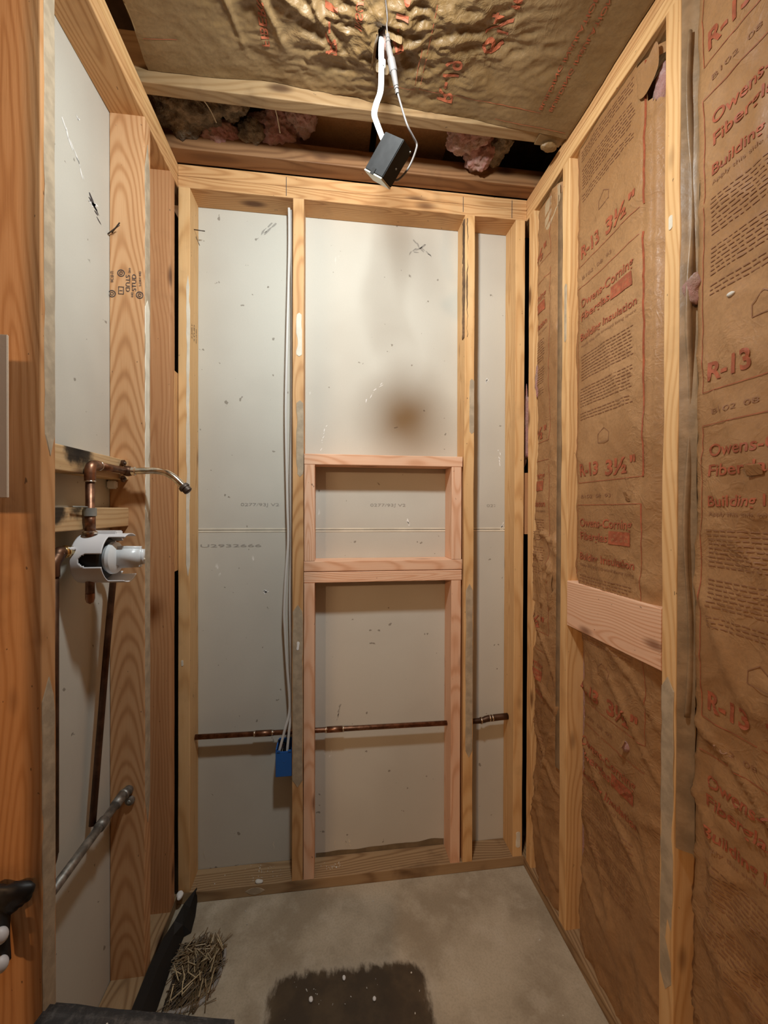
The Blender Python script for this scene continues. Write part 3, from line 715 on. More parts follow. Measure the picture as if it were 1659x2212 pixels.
croot = empty('ceiling_insulation_batt', (.6, -.6, 2.5), 'large wrinkled kraft-faced batt covering the ceiling, torn where the cable comes out', 'insulation')
X0, X1, Y0, Y1 = .024, 1.216, -.2635, -1.25
nx, ny = 300, 260; V = []; F = []
for j in range(ny + 1):
    t = j / ny; y = Y0 + (Y1 - Y0) * (t * .45 + .55 * t * t if False else t)
    for i in range(nx + 1):
        x = X0 + (X1 - X0) * i / nx
        xx = x + (.012 * noise.noise(Vector((y * 9, 3, 0))) if i == 0 else 0)
        V.append((xx, y, min(ceil_z(x, y), 2.515)))
def inhole(x, y): return ((x - HX) / .021 + .25 * noise.noise(Vector((x * 80, y * 80, 0)))) ** 2 + ((y - HY) / .042) ** 2 < 1
for j in range(ny):
    for i in range(nx):
        x = X0 + (X1 - X0) * (i + .5) / nx; y = Y0 + (Y1 - Y0) * (j + .5) / ny
        if inhole(x, y): continue
        a = j * (nx + 1) + i; F.append((a, a + 1, a + nx + 2, a + nx + 1))
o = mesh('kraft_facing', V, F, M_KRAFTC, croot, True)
box('fibreglass_core', (.05, 1.21, -1.24, -.28, 2.545, 2.64), M_PINK, croot)
blob('fibreglass_tuft', (HX + .008, HY + .004, 2.497), (.017, .030, .022), M_PINK, croot, .5, 50, 4)
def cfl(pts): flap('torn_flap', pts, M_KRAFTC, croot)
cfl([[(HX - .018 - .006 * i + .002 * j, HY + .040 - .024 * j, 2.484 - .016 * i - .006 * math.sin(j * 1.3) * (i > 0)) for j in range(4)] for i in range(3)])
cfl([[(HX + .000 + .015 * j, HY - .042 + .004 * i + .004 * j, 2.486 - .009 * i - .001 * j) for j in range(4)] for i in range(3)])
cfl([[(HX - .014 + .012 * j, HY + .040 + .004 * i, 2.484 - .010 * i + .004 * math.sin(j * 2)) for j in range(4)] for i in range(3)])
cfl([[(HX + .020 + .003 * i, HY + .030 - .018 * j, 2.484 - .008 * i) for j in range(3)] for i in range(3)])
# red printing on the ceiling paper: lines reading towards the camera
def cfn(x0, y0): return lambda x, y: (x0 + y, y0 - x, ceil_z(x0 + y, y0 - x) - .0016)
for (x0, y0, t, wd, h) in ((.49, -.37, 'R-19', .16, .030), (.80, -.30, 'R-19', .11, .045), (.88, -.43, '6¼"', .12, .055), (.655, -.40, 'R-19', .14, .030), (.33, -.36, 'FIBERGLAS', .16, .020), (.56, -.44, 'INSULATION', .15, .018), (1.09, -.33, 'BUILDING INSULATION', .26, .010), (1.12, -.33, 'BUILDING INSULATION', .26, .010)):
    text('printed_lettering', t, wd, h, cfn(x0, y0), M_INK, croot)
strips('frame_line', [(.04, -.345, .12, -.3465), (.745, -.32, .7465, -.60), (.745, -.32, 1.1, -.3215), (.66, -.316, .73, -.3175), (.73, -.316, .7315, -.42), (.98, -.28, 1.2, -.2815)], lambda x, y: (x, y, ceil_z(x, y) - .0014), M_INK, croot)
# cavity behind the joist
cav = empty('cavity_insulation', (.45, -.14, 2.55), 'torn pink and brown insulation pieces stuffed in the dark cavity above the back wall', 'insulation')
box('kraft_panel', (.335, .635, -.225, .05, 2.585, 2.592), M_KRAFT, cav, .002)
box('kraft_panel', (.655, .90, -.225, .05, 2.582, 2.589), M_KRAFT, cav, .002)
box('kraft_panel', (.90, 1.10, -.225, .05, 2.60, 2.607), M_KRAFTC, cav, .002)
for (c, s, m, sd) in (((.06, -.10, 2.56), (.10, .09, .055), M_FLUFF, 1), ((.15, -.04, 2.53), (.07, .05, .03), M_PINK, 2), ((.20, -.13, 2.575), (.05, .06, .05), M_FLUFF, 3),
                      ((.25, -.06, 2.545), (.05, .04, .035), M_FLUFF, 8), ((.33, -.06, 2.56), (.09, .06, .05), M_PINK, 4), ((.41, -.11, 2.575), (.045, .06, .045), M_PINK, 5), ((.93, -.17, 2.52), (.075, .05, .035), M_PINK, 6), ((1.0, -.10, 2.53), (.045, .05, .045), M_PINK, 7), ((1.05, -.11, 2.555), (.05, .07, .04), M_FLUFF, 9)):
    blob('fibreglass_tuft', c, s, m, cav, .45, 18, 5, .2, sd * 7.3)
for (a, b) in (((.12, -.2, 2.52), (.16, -.14, 2.49)), ((.32, -.22, 2.54), (.345, -.12, 2.50))):
    tube('loose_strand', [a, tuple((a[i] + b[i]) / 2 + .005 for i in range(3)), b], .0015, M_CREAM, cav, seg=6)
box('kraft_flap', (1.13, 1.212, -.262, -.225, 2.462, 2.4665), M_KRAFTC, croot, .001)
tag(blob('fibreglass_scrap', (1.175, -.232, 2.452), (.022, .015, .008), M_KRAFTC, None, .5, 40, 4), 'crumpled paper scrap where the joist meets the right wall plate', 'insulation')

# ------------------------------------------------------------ hanging driver box, cables and lamp
# pose of the box: corner nearest the camera and its three edge vectors
I = Vector((.6141, -.5349, 2.0554)); a1, a2, a3 = Vector((.0443, -.0364, .0598)), Vector((-.0346, .0419, .0511)), Vector((.0235, .0234, -.0032))
l1, l2, l3 = a1.length, a2.length, a3.length; a1, a2, a3 = a1.normalized(), a2.normalized(), a3.normalized()
cen = I + a1 * l1 / 2 + a2 * l2 / 2 + a3 * l3 / 2
dr = empty('driver_box', cen, 'black metal driver box hanging tilted from the ceiling on a white cable', 'junction box')
rotm = Matrix((a1, a2, a3)).transposed().to_4x4(); mwb = Matrix.Translation(cen) @ rotm
box('housing', (-l1 / 2 + .003, l1 / 2, -l2 / 2, l2 / 2, -l3 / 2, l3 / 2), M_BOXBLK, dr, .0015, mw=mwb)
box('end_plate', (-l1 / 2 - .001, -l1 / 2 + .0028, -l2 / 2, l2 / 2, -l3 / 2, l3 / 2), M_BOXSIL, dr, .0006, mw=mwb)
box('latch_tab', (-l1 / 2 - .001, -l1 / 2 + .012, -l2 / 2 * .1, l2 / 2 * .25, -l3 / 2 - .0015, -l3 / 2), M_BLACKP, dr, .0003, mw=mwb)
def inb(x, y, z): return mwb @ Vector((x * l1 / 2, y * l2 / 2, z * l3 / 2))
for (x, z) in ((-.15, .2), (.88, .75)):
    lathe('screw', [(0, 0), (.0, .0022), (.0012, .0018), (.0016, 0)], -a2, inb(x, -1, z), M_STEEL, dr, 10)
rx = empty('power_cable', (.62, -.45, 2.49), 'bright white flat cable from the torn ceiling hole to the black driver box', 'cable')
pts = [(HX, HY, 2.53), Vector((0.6260, -0.4300, 2.4700)), Vector((0.6250, -0.4400, 2.3980)), Vector((0.6210, -0.4600, 2.3260)), Vector((0.6090, -0.4750, 2.2770)), Vector((0.6040, -0.4800, 2.2480)), Vector((0.6100, -0.4850, 2.2220)), Vector((0.6240, -0.4900, 2.1820))]
tube('cable_jacket', pts, .0070, M_ROMEX, rx, seg=12, sx=.42, flat_dir=(0, 1, 0), sub=8)
lathe('cable_clamp', [(0, .004), (.0, .0065), (.012, .0065), (.012, .003)], (0, 0, -1), Vector((0.6250, -0.4400, 2.4180)) + Vector((.004, 0, 0)), M_WHITE, rx, 14)
dcY = -.515
dc = empty('lamp_cord', (.63, dcY, 2.45), 'thin pale grey lamp cord with an inline connector, hanging in front of the ceiling hole', 'cable')
ctop = Vector((0.6250, -0.5150, 2.4740))
tube('cord', [LAMP + Vector((.0, .012, .02)), LAMP + Vector((.0, .10, .17)), ctop, Vector((0.6280, -0.5150, 2.4170)), Vector((0.6300, -0.5150, 2.3940))], .0017, M_DC, dc, seg=10)
def seg2(name, p, q, prof, mat=M_DC):
    p, q = Vector(p), Vector(q); L = (q - p).length; lathe(name, [(t * L, r) for t, r in prof], q - p, p, mat, dc, 18)
seg2('strain_relief', Vector((0.6300, -0.5150, 2.3960)), Vector((0.6320, -0.5150, 2.3680)), [(0, .0025), (0, .0046), (.3, .0050), (.32, .0038), (.42, .0038), (.44, .0053), (.6, .0054), (.62, .0042), (.72, .0042), (.74, .0058), (1, .0060)])
seg2('plug_body', Vector((0.6320, -0.5150, 2.3690)), Vector((0.6390, -0.5150, 2.3380)), [(0, .0058), (.1, .0066), (1, .0068)])
seg2('locking_nut', Vector((0.6380, -0.5150, 2.3420)), Vector((0.6440, -0.5150, 2.3140)), [(0, .0070), (.02, .0088), (.9, .0090), (1, .0076)])
seg2('socket_body', Vector((0.6440, -0.5150, 2.3150)), Vector((0.6500, -0.5150, 2.2830)), [(0, .0068), (.95, .0056), (1, .0050)])
seg2('strain_relief', Vector((0.6500, -0.5150, 2.2840)), Vector((0.6530, -0.5150, 2.2670)), [(0, .0040), (.15, .0040), (.16, .0052), (.4, .0050), (.42, .0036), (.55, .0036), (.57, .0048), (1, .0040)])
e_in = inb(-.55, -1.0, -.35)
tube('cord', [Vector((0.6530, -0.5150, 2.2700)), Vector((0.6630, -0.5150, 2.2370)), Vector((0.6760, -0.5150, 2.1990)), Vector((0.6910, -0.5050, 2.1850)), Vector((0.7020, -0.4950, 2.1770)), Vector((0.7000, -0.4950, 2.1620)), Vector((0.6890, -0.5000, 2.1300)), Vector((0.6780, -0.5000, 2.1090)), Vector((0.6630, -0.5050, 2.0870)), Vector((0.6520, -0.5100, 2.0760)), Vector((0.6410, -0.5120, 2.0780)), Vector((0.6330, -0.5080, 2.0830))], .0023, M_DC, dc, seg=10)
seg2('cord_grip', Vector((0.6410, -0.5120, 2.0770)), Vector((0.6290, -0.5050, 2.0880)), [(0, .003), (0, .0048), (.6, .0055), (.62, .0068), (1, .0068)], M_ROMEX)
lp = empty('wafer_lamp', LAMP, 'slim round wafer lamp hanging on its cord just above the picture', 'lamp')
ax = (LAIM - LAMP).normalized()
lathe('lamp_body', [(-.030, 0), (-.030, .050), (-.012, .052), (-.010, .062), (-.006, .062)], ax, LAMP, M_GUARD, lp, 40)
lathe('diffuser', [(-.0060, .058), (-.0055, .0)], ax, LAMP, M_GLOW, lp, 40)

# white twin cables and blue box in the back wall
def YX(x, z, y=.05): return (x, y, z)
c1 = empty('drop_cable', (.356, .05, 2.39), 'left of two white cables dropping from the top plate to the blue box', 'cable')
tube('cable_jacket', [YX(.354, 2.41), YX(.356, 2.36), YX(.356, 2.23), YX(.351, 2.0), YX(.346, 1.75), YX(.346, 1.60), YX(.351, 1.36), YX(.354, 1.21), YX(.346, 1.08), YX(.341, .96), YX(.343, .90), YX(.350, .78), YX(.361, .62, .045), YX(.345, .545, .035), YX(.326, .47, .030), YX(.325, .455, .035)], .0046, M_ROMEXD, c1, sx=.6, flat_dir=(0, 1, 0))
c2 = empty('drop_cable', (.364, .06, 2.39), 'right of two white cables, running tight against the stud to the blue box', 'cable')
tube('cable_jacket', [YX(.363, 2.41, .06), YX(.363, 2.30, .06), YX(.366, 2.05, .06), YX(.366, 1.7, .06), YX(.362, 1.45, .06), YX(.364, 1.2, .06), YX(.360, 1.0, .06), YX(.364, .78, .06), YX(.367, .62, .05), YX(.360, .54, .035), YX(.354, .47, .030), YX(.354, .455, .035)], .0046, M_ROMEXD, c2, sx=.6, flat_dir=(0, 1, 0))
bb = empty('outlet_box', (.345, .05, .39), 'blue plastic outlet box on the side of the back-wall stud', 'junction box')
box('front_wall', (.316, .3725, .016, .020, .392, .480), M_BLUE, bb, .0015); box('side_wall', (.316, .320, .020, .085, .392, .488), M_BLUE, bb, .001)
box('side_wall', (.369, .3725, .020, .085, .392, .488), M_BLUE, bb, .001); box('back_wall', (.320, .369, .082, .086, .392, .492), M_BLUE, bb, .001); box('bottom_wall', (.320, .369, .020, .082, .392, .396), M_BLUE, bb)
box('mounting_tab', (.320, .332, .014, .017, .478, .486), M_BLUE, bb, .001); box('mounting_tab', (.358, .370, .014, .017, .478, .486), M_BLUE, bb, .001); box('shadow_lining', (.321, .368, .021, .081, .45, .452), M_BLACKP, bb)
lathe('screw_boss', [(0, .0), (0, .0030), (.0012, .0026), (.0012, 0)], (0, -1, 0), (.344, .0162, .445), M_BLUE, bb, 12)
for (x, m, k) in ((.335, M_ROMEXD, .0), (.342, M_COPPER, .01), (.349, M_BLACKP, -.01), (.338, M_BLACKP, .012)):
    tube('stripped_wire', [(x, .045, .452), (x + k, .05, .478), (x + k * 1.6, .06, .489), (x + .004, .07, .475), (x, .07, .455)], .0013, m, bb, seg=6)

# copper line through the back-wall studs
cp = empty('water_pipe', (.6, .05, .525), 'long horizontal copper pipe crossing the lower back wall through the studs', 'pipe')
def zpipe(x): return .5320 - .0085 * (x / 1.0)
tube('pipe', [(.039, .052, zpipe(.039)), (1.02, .052, zpipe(1.02))], .0088, M_COPPER, cp, seg=16, sub=1)
for x in (.27, .52): tube('coupling', [(x - .028, .052, zpipe(x - .028)), (x + .028, .052, zpipe(x + .028))], .0106, M_COPPER, cp, seg=16, sub=1)
for x in (.239, .301, .489, .551): tube('solder_joint', [(x - .003, .052, zpipe(x)), (x + .003, .052, zpipe(x))], .0108, M_SOLD, cp, seg=16, sub=1)
tube('pipe', [(1.02, .052, zpipe(1.02)), (1.075, .052, .525), (1.10, .052, .531), (1.178, .052, .535)], [.0088, .0100, .0118, .0118], M_COPD, cp, seg=16, sub=3)
for x, z in ((1.072, .525), (1.105, .532), (1.116, .532)): tube('solder_joint', [(x - .002, .052, z), (x + .003, .052, z)], .0125, M_SOLD, cp, seg=16, sub=1)

# ------------------------------------------------------------ shower plumbing in the left wall
VX, VY, VZ = -.028, -.447, 1.42
sr = empty('shower_riser', (VX, VY, 1.13), 'copper riser from the valve up to the elbow under the scorched block', 'pipe')
tube('pipe', [(VX, VY, 1.13), (VX, VY, 1.400)], .0090, M_COPPER, sr, seg=16, sub=1)
lathe('end_cap', [(0, .0092), (-.012, .0092), (-.02, .007), (-.024, 0)], (0, 0, 1), (VX, VY, 1.135), M_COPPER, sr, 18)
tube('elbow', [(VX, VY, 1.385), (VX, VY, 1.405), (VX, VY + .004, 1.418), (VX, VY + .016, 1.4235), (VX, VY + .034, 1.4235)], .0112, M_COPPER, sr, seg=16)
tube('pipe', [(VX, VY + .03, 1.4235), (VX + .002, -.300, 1.4235)], .0090, M_COPPER, sr, seg=16, sub=1)
for p, q in (((VX, VY, 1.384), (VX, VY, 1.387)), ((VX, VY + .033, 1.4235), (VX, VY + .036, 1.4235))): tube('solder_joint', [p, q], .0116, M_SOLD, sr, seg=16, sub=1)
tube('coupling', [(VX, VY, 1.315), (VX, VY, 1.275)], .0105, M_COPPER, sr, seg=16, sub=1)
lathe('solder_joint', [(0, .010), (0, .0145), (.004, .015), (.007, .0105)], (0, 0, 1), (VX, VY, 1.268), M_SOLD, sr, 20)
# pipe strap on the lower block
ps = empty('pipe_strap', (VX, VY, 1.318), 'grey metal strap holding the copper riser to the lower scorched block', 'pipe fitting')
lathe('strap_band', [(0, .0098), (0, .0125), (.018, .0125), (.018, .0098)], (0, 0, 1), (VX, VY, 1.308), M_STEEL, ps, 24)
tube('strap_tail', [(VX, VY, 1.3275), (VX - .002, VY - .025, 1.3285), (VX - .004, VY - .055, 1.3285)], .0016, M_STEEL, ps, seg=8)
# drop ear elbow and shower arm
de = empty('drop_ear_elbow', (-.022, -.285, 1.4235), 'dark drop-ear fitting screwed to the block end behind the shower arm', 'pipe fitting')
blob('fitting_body', (-.022, -.288, 1.4235), (.015, .016, .014), M_COPD, de, .08, 20, 3, .02)
for dz in (.020, -.021):
    lathe('mounting_ear', [(0, .0), (0, .0085), (.006, .0085), (.006, 0)], (1, 0, 0), (-.036, -.289, 1.4235 + dz), M_COPD, de, 16); lathe('screw', [(0, .0), (0, .004), (.004, .003), (.004, 0)], (1, 0, 0), (-.030, -.289, 1.4235 + dz), M_NUT, de, 10)
sa = empty('bent_shower_pipe', (.04, -.288, 1.423), 'worn chrome shower arm bending down out of the left wall', 'shower pipe')
tube('arm_pipe', [(-.012, -.288, 1.4235), (.020, -.288, 1.4245), (.050, -.288, 1.4245), (.074, -.288, 1.419), (.094, -.288, 1.406), (.112, -.288, 1.388), (.119, -.288, 1.381)], .0088, M_CHROME, sa, seg=18)
lathe('thread_collar', [(-.002, .009), (-.002, .0115), (.006, .0115), (.008, .009)], (1, 0, 0), (-.010, -.288, 1.4235), M_SOLD, sa, 18)
dirn = Vector((.70, 0, -.71)); p0 = Vector((.114, -.288, 1.386))
lathe('end_nut', [(0, .009), (0, .0125), (.004, .014), (.009, .014), (.010, .0115), (.020, .0115), (.022, .0085), (.022, 0)], dirn, p0, M_NUT, sa, 16)
# supply pipe on the left with brass union
sl = empty('supply_pipe', (-.055, -.515, .6), 'dark supply pipe beside the near orange stud, elbow and brass union on top', 'pipe')
tube('pipe', [(-.055, -.529, .62), (-.055, -.527, 1.20)], .0105, M_COPD, sl, seg=16, sub=1)
tube('elbow', [(-.055, -.527, 1.185), (-.055, -.526, 1.210), (-.055, -.513, 1.224), (-.055, -.508, 1.232), (-.053, -.500, 1.233)], .0125, M_COPD, sl, seg=16)
tube('brass_union', [(-.053, -.505, 1.233), (-.051, -.478, 1.233)], .0115, M_BRASS, sl, seg=18, sub=1)
tube('brass_union', [(-.0525, -.494, 1.233), (-.0515, -.489, 1.233)], .0135, M_BRASS, sl, seg=18, sub=1)
tube('pipe', [(-.055, -.529, .63), (-.058, -.531, .605), (-.066, -.545, .575), (-.076, -.580, .555), (-.078, -.605, .55)], .0105, M_COPD, sl, seg=16)
# second supply pipe at the stud
s2 = empty('supply_pipe', (-.064, -.30, .6), 'brown supply pipe slanting down beside the stamped stud', 'pipe')
tube('pipe', [(-.068, -.365, .555), (-.060, -.312, .99), (-.050, -.300, 1.165)], .0078, M_COPD, s2, seg=14)
tube('pipe', [(-.050, -.300, 1.150), (-.050, -.310, 1.185), (-.050, -.335, 1.20)], .0095, M_COPD, s2, seg=14)
# horizontal galvanised pipe
hp = empty('galvanised_pipe', (-.045, -.45, .552), 'grey galvanised pipe running level through the lower left wall bay', 'pipe')
tube('pipe', [(-.048, -.2650, .5545), (-.048, -.607, .5545)], .0100, M_GALV, hp, seg=16, sub=1)
for y0_, y1_ in ((-.352, -.375), (-.262, -.30)): tube('coupling', [(-.048, y0_, .5545), (-.048, y1_, .5545)], .0128, M_GALV, hp, seg=16, sub=1)
for dx, dz in ((.012, .018), (.016, -.010)):
    lathe('mounting_ear', [(0, 0), (0, .0120), (.007, .0120), (.009, .009), (.009, 0)], (0, -1, 0), (-.052 + dx, -.2450, .540 + dz), M_GALV, hp, 18)
    lathe('screw', [(0, 0), (0, .005), (.002, .004), (.002, 0)], (0, -1, 0), (-.052 + dx, -.2542, .540 + dz), M_STEEL, hp, 10)
tube('fitting_body', [(-.048, -.262, .5545), (-.046, -.252, .552)], .014, M_GALV, hp, seg=14, sub=1)
tag(box('cable_clip', (-.0885, -.066, -.262, -.2455, 1.378, 1.400), M_WHITE, None, .003), 'small white plastic stub between the two scorched blocks', 'clip')

# mixing valve with plaster guard, knob
gx, gy, gz = -.038, -.428, 1.212
mv = empty('shower_valve', (gx, gy, gz), 'shower valve in a white plastic plaster guard with a clear lever knob', 'valve')
GR = .056
def guard():
    V, F = [], []; nth, nl = 120, 40; Lm = .100
    idx = {}
    def vid(i, j):
        i %= nth
        if (i, j) not in idx:
            th = 2 * math.pi * i / nth; idx[(i, j)] = len(V); V.append((gx - .012 + Lm * j / nl, gy - GR * math.cos(th), gz + GR * math.sin(th)))
        return idx[(i, j)]
    for i in range(nth):
        th = 2 * math.pi * (i + .5) / nth; a = math.degrees(th)   # 0 = towards the camera, 90 = up
        for j in range(nl):
            x = Lm * (j + .5) / nl
            lim = .062
            if 62 < a < 128: lim = .098 if a < 118 else .07 # top tab
            if 232 < a < 296: lim = .094             # bottom tab
            if 138 < a < 222: lim = .045
            if x > lim: continue
            yy = abs(math.sin(th)) * GR
            if (a < 40 or a > 320) and x > .018:    # camera-side slot, rounded end
                if x > .032 and yy < .0135 or math.hypot((x - .032) / 1.1, math.sin(th) * GR) < .0135: continue
            F.append((vid(i, j), vid(i, j + 1), vid(i + 1, j + 1), vid(i + 1, j)))
    o = mesh('plaster_guard', V, F, M_GUARD, mv, True); m = o.modifiers.new('s', 'SOLIDIFY'); m.thickness = .0022; return o
guard()
lathe('guard_base', [(-.012, 0), (-.012, GR - .001), (-.009, GR - .001), (-.009, 0)], (1, 0, 0), (gx, gy, gz), M_GUARD, mv, 48)
lathe('valve_body', [(-.008, .0), (-.008, .046), (.036, .046), (.040, .042), (.040, .0)], (1, 0, 0), (gx, gy, gz), M_BLACKP, mv, 40)
kb = lathe('knob_flange', [(.040, 0), (.040, .032), (.048, .037), (.055, .036), (.062, .027), (.064, 0)], (1, 0, 0), (gx, gy, gz), M_TRANS, mv, 40)
bm = bmesh.new(); bmesh.ops.create_cube(bm, size=1)
bmesh.ops.scale(bm, vec=(.064, .034, .050), verts=bm.verts); bmesh.ops.bevel(bm, geom=bm.edges[:], offset=.007, segments=4, affect='EDGES')
for v in bm.verts:
    t = (v.co.x + .032) / .064; v.co.z *= 1 - .06 * t; v.co.y *= 1 - .45 * t; v.co += Vector((gx + .083, gy, gz + .002))
frombm('lever', bm, M_TRANS, mv, True)
lathe('lever_tip', [(0, .004), (.006, .003), (.008, 0)], (1, 0, 0), (gx + .110, gy, gz - .004), M_CREAM, mv, 12)
box('guard_rib', (gx - .008, gx + .06, gy - .010, gy + .020, gz + GR - .004, gz + GR + .006), M_GUARD, mv, .002)
tube('guard_pin', [(gx - .006, gy - .045, gz + .026), (gx - .006, gy - .068, gz + .026)], .0045, M_GUARD, mv, seg=12, sub=1)
tube('inlet', [(gx, gy - .03, 1.233), (gx - .012, gy - .050, 1.233)], .010, M_COPD, mv, seg=14, sub=1)

# ------------------------------------------------------------ things by the left edge and on the floor
pn = tag(box('beige_panel', (-.14, .0005, -.722, -.7185, 1.341, 1.598), M_BOARD, None, .001), 'beige panel with a rounded lower corner at the left edge of the picture', 'panel')
bx = tag(box('panel_spacer', (-.139, -.092, -.718, -.645, 1.38, 1.55), W_OLD), 'wooden spacer behind the beige panel, hidden at the left edge', 'framing board')
hb = empty('black_bracket', (-.03, -.66, .64), 'black plastic bracket with two white knobs on the near left stud', 'bracket')
blob('bracket_body', (-.050, -.664, .655), (.042, .014, .030), M_BLACKP, hb, .5, 26, 4, .1)
for z in (.622, .574): blob('white_knob', (-.036, -.688, z - .006), (.011, .010, .013), M_GUARD, hb, .1, 20, 3, .02)
tube('bracket_arm', [(-.05, -.664, .65), (-.045, -.674, .60), (-.042, -.676, .56)], .012, M_BLACKP, hb, seg=10)
# dusty bin in the foreground
ang = math.atan2(-.066, .323); mwbin = Matrix.Translation((.199, -.716, 0)) @ Matrix.Rotation(ang, 4, 'Z')
bn = empty('storage_bin', (.199, -.80, 0), 'dusty charcoal plastic bin at the bottom left, only its top edge in view', 'bin')
box('bin_body', (-.130, .150, -.25, -.012, 0.0, .455), M_BIN, bn, .012, 3, mw=mwbin)
bm = bmesh.new(); bmesh.ops.create_cube(bm, size=1); bmesh.ops.scale(bm, vec=(.335, .28, .045), verts=bm.verts); bmesh.ops.bevel(bm, geom=bm.edges[:], offset=.012, segments=4, affect='EDGES')
bmesh.ops.subdivide_edges(bm, edges=[e for e in bm.edges if e.calc_length() > .1], cuts=16, use_grid_fill=True)
for v in bm.verts: v.co.z += .0022 * fbm(Vector((v.co.x * 20, v.co.y * 20, 2)), 3); v.co += Vector((0, -.140, .478))
frombm('bin_lid', bm, M_BIN, bn, True, mw=mwbin)
db = tag(mesh('plaster_dust', [], [], M_CRUMB), 'white plaster crumbs scattered on the charcoal bin lid', 'debris', kind='stuff')
def crumbs(o, pts, r0, r1, up=.0):
    bm = bmesh.new()
    for (x, y, z) in pts:
        r = random.uniform(r0, r1); m = Matrix.Translation((x, y, z + r * .5)) @ Euler((random.random() * 6, random.random() * 6, random.random() * 6)).to_matrix().to_4x4() @ Matrix.Diagonal((r * random.uniform(.8, 2), r, r * .6, 1))
        bmesh.ops.create_icosphere(bm, subdivisions=1, radius=1, matrix=m)
    bm.to_mesh(o.data); bm.free()
P_ = [mwbin @ Vector((random.gauss(.03, .05), -.03 - abs(random.gauss(0, .02)), .501)) for _ in range(60)]; crumbs(db, P_, .0008, .0028)
# black membrane strip leaning on the left sole plate
outer = [(.058, .010), (.035, -.045), (.026, -.100), (.012, -.150), (-.002, -.23), (-.004, -.33)]
inner = [(.062, .004), (.072, -.050), (.076, -.103), (.058, -.112), (.052, -.20), (.054, -.33)]
V = []; F = []
for (a, b) in zip(outer, inner):
    V += [(max(a[0], .003), a[1], .044), ((a[0] + b[0]) / 2, (a[1] + b[1]) / 2, .030), (b[0], b[1], .004), (b[0] - .004, b[1], .0006), (max(a[0], .003), a[1], .0006)]
for i in range(5):
    for k in range(5): F.append((i * 5 + k, i * 5 + (k + 1) % 5, i * 5 + 5 + (k + 1) % 5, i * 5 + 5 + k))
F += [(0, 1, 2, 3, 4), (29, 28, 27, 26, 25)]
tag(mesh('membrane_strip', V, F, M_FELT), 'bent black membrane strip lying along the left sole plate', 'strip')
tag(blob('plaster_chunk', (.012, -.018, .0475), (.010, .014, .0085), M_WHITE, None, .4, 60, 3), 'white plaster chunk on the left sole plate above the black strip', 'debris')
# floor pocket of straw
fp = empty('floor_pocket', (.11, -.22, 0), 'shallow dark pocket in the slab with a pale raised rim, filled with straw', 'floor pocket')
rim = [(.066, -.13), (.12, -.135), (.178, -.150), (.192, -.175), (.190, -.225), (.180, -.265), (.160, -.292), (.13, -.305), (.066, -.31)]
mesh('fill', [(x, y, .0018) for x, y in rim], [tuple(range(len(rim)))[::-1]], M_SOIL, fp)
tube('rim', [(x + .004, y, .002) for x, y in rim[2:]], [.0025, .004, .006, .0075, .008, .007, .006], M_LINER, fp, seg=8, sx=.6)
hs = empty('straw_heap', (.12, -.21, .002), 'tangled heap of thin brown straw in the floor pocket', 'straw')
V, F = [], []
rng = random.Random(4)
def stick(px, py, ang, L, r, z0, z1, V, F):
    d = Vector((math.cos(ang), math.sin(ang), 0)); a = Vector((px, py, z0)) - d * L / 2; b = Vector((px, py, z1)) + d * L / 2; a.z = z0; b.z = z1
    v, f = tube_data([a, b], r, seg=5, sub=1); n = len(V); V += v; F += [tuple(i + n for i in q) for q in f]
k = 0
while k < 330:
    x = rng.uniform(.072, .188); y = rng.uniform(-.30, -.14)
    hz = .028 * math.exp(-((x - .12) / .05) ** 2 - ((y + .2) / .06) ** 2)
    base = 1.35 if x > .12 else .35
    if y < -.22: base = 1.15
    stick(x, y, base + rng.gauss(0, .45), rng.uniform(.03, .075), rng.uniform(.0008, .0016), .003 + rng.random() * hz, .004 + rng.random() * (hz + .008), V, F); k += 1
o = mesh('straw', V, F, M_STRAW, hs); o['kind'] = 'stuff'
V, F = [], []
for i in range(34):
    x = rng.uniform(.08, .185); y = rng.uniform(-.29, -.15); stick(x, y, rng.uniform(0, 3.1), rng.uniform(.02, .05), .0013, .020 + rng.random() * .012, .022 + rng.random() * .016, V, F)
o = mesh('pale_straw', V, F, M_STRAWL, hs); o['kind'] = 'stuff'
for n_, (p, q, lb) in enumerate((((.088, -.296, .02), (.150, -.245, .03), 'long nail lying across the straw heap'), ((.085, -.272, .034), (.083, -.300, .012), 'short upright nail by the bin at the straw heap'), ((.176, -.19, .03), (.172, -.245, .026), 'nail standing along the right edge of the straw heap'))):
    nl = empty('loose_nail', p, lb, 'nail'); tube('shank', [p, q], .0016, M_STRAWL, nl, seg=8, sub=1); d = (Vector(q) - Vector(p)).normalized(); lathe('nail_head', [(0, 0), (0, .004), (.0012, .004), (.0012, 0)], -d, p, M_STRAWL, nl, 12)
# crumbs on floor and plate
fl = tag(mesh('floor_crumbs', [], [], M_CRUMB), 'pale crumbs and splinters scattered over the concrete floor', 'debris', kind='stuff')
pts = [(random.uniform(.36, .76), random.uniform(-.42, -.26), 0) for _ in range(16)] + [(random.uniform(.1, 1.18), random.uniform(-.45, -.02), 0) for _ in range(26)]
crumbs(fl, pts, .0007, .0026)
cb = tag(mesh('plate_crumbs', [], [], M_CRUMB), 'plaster crumbs on the back-wall sole plate', 'debris', kind='stuff')
crumbs(cb, [(random.gauss(.25, .06), random.uniform(.008, .08), S0) for _ in range(40)] + [(random.gauss(.52, .02), random.uniform(.03, .06), S0) for _ in range(30)], .0006, .0022)
tag(blob('plaster_chunk', (.262, .008, .0425), (.013, .008, .006), M_CRUMB, None, .4, 60, 3), 'grey plaster chunk on the sole plate left of the cable stud', 'debris')
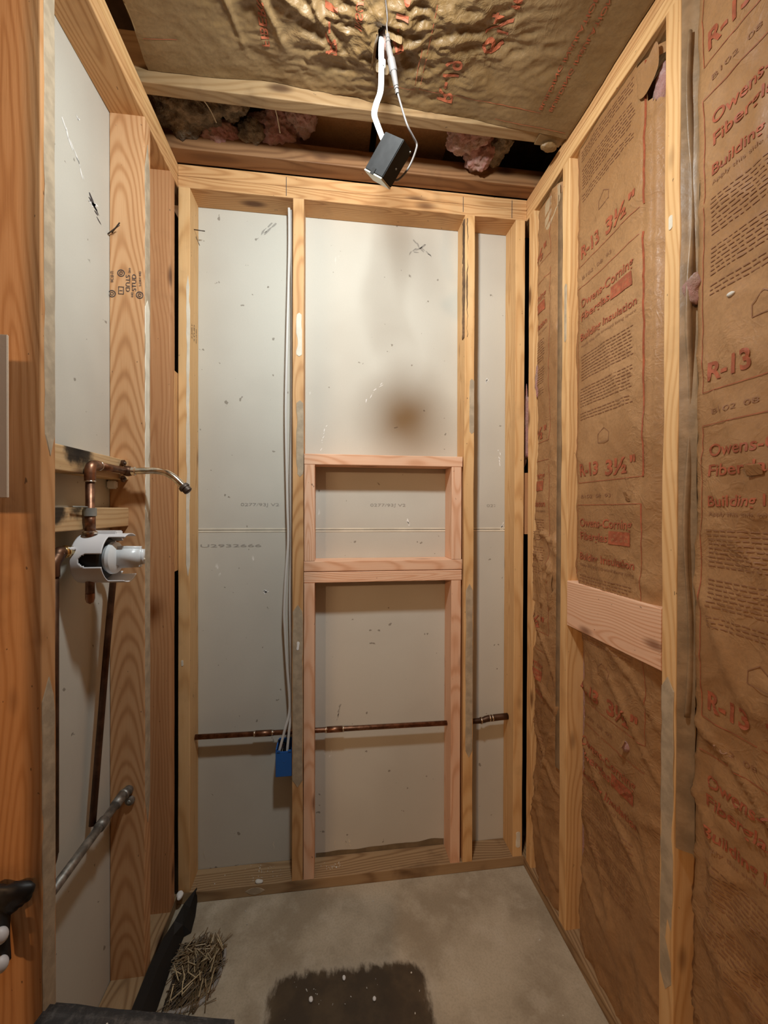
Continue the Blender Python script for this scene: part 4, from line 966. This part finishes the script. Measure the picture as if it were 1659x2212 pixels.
# two larger bits on the wet patch
for (x, y, r, lb) in ((.455, -.325, .006, 'largest white chip on the left half of the dark floor patch'), (.545, -.285, .005, 'white chip near the back edge of the dark floor patch'), (.625, -.345, .005, 'small white chip on the right half of the dark floor patch')): tag(blob('floor_chip', (x, y, r * .45), (r, r * 1.3, r * .5), M_WHITE, None, .3, 80, 2), lb, 'debris', 'white chips on the dark floor patch')
# ------------------------------------------------------------ scuffs on the drywall
def scuff(parent, fn, p, q, wd, mat, n=7, name='scuff_mark', seed=1):
    rg = random.Random(seed); V, F = [], []
    for k in range(n):
        t = (k + rg.random()) / n; c = (p[0] + (q[0] - p[0]) * t + rg.gauss(0, wd * .4), p[1] + (q[1] - p[1]) * t + rg.gauss(0, wd * .4)); a = rg.random() * 3.1; L = wd * rg.uniform(.5, 1.8); b = len(V)
        if abs(p[0] - q[0]) + abs(p[1] - q[1]) > .02: a = math.atan2(q[1] - p[1], q[0] - p[0]) + rg.gauss(0, .25)
        for j in range(8):
            th = j * math.pi / 4; r = rg.uniform(.6, 1.1); x = math.cos(th) * L * r; y = math.sin(th) * L * .22 * r
            V.append(fn(c[0] + x * math.cos(a) - y * math.sin(a), c[1] + x * math.sin(a) + y * math.cos(a)))
        F.append(tuple(b + j for j in range(8)))
    return mesh(name, V, F, mat, parent)
wl = bpy.data.objects['wall_left']; lw = lambda x, y: (-.0890, x, y); bw = lambda x, y: (x, .0889, y)
scuff(wl, lw, (-.43, 2.19), (-.36, 2.12), .010, M_WHITE, 9, seed=3); scuff(wl, lw, (-.385, 2.25), (-.378, 2.245), .005, M_WHITE, 3, seed=5)
scuff(wl, lw, (-.335, 2.095), (-.295, 2.075), .012, M_BLK, 8, seed=6); scuff(wl, lw, (-.34, 2.085), (-.30, 2.10), .010, M_WHITE, 5, seed=8)
for (p, q, w_, m_, sd) in (((.466, 1.547), (.487, 1.64), .006, M_WHITE, 1), ((.266, 1.031), (.272, 1.025), .006, M_WHITE, 2), ((.82, 2.34), (.88, 2.28), .010, M_FAINT, 3), ((.86, 2.33), (.80, 2.29), .010, M_FAINT, 9),
                           ((1.098, 1.815), (1.106, 1.83), .006, M_WHITE, 4), ((1.158, 1.50), (1.150, 1.56), .006, M_WHITE, 5), ((.79, 1.285), (.80, 1.265), .006, M_WHITE, 6), ((1.17, 1.27), (1.165, 1.25), .007, M_WHITE, 7), ((.24, 2.30), (.30, 2.36), .012, M_FAINT, 12), ((.53, .545), (.54, .60), .006, M_FAINT, 13), ((.62, 1.72), (.70, 1.80), .006, M_WHITE, 15)):
    scuff(wb, bw, p, q, w_, m_, 7, seed=sd)
for (x, z) in ((.055, .10), (.30, .11), (.52, .09), (.56, .095), (.575, .09)): scuff(wb, bw, (x, z), (x + .004, z - .025), .0045, M_CREAM, 4, seed=int(x * 999))
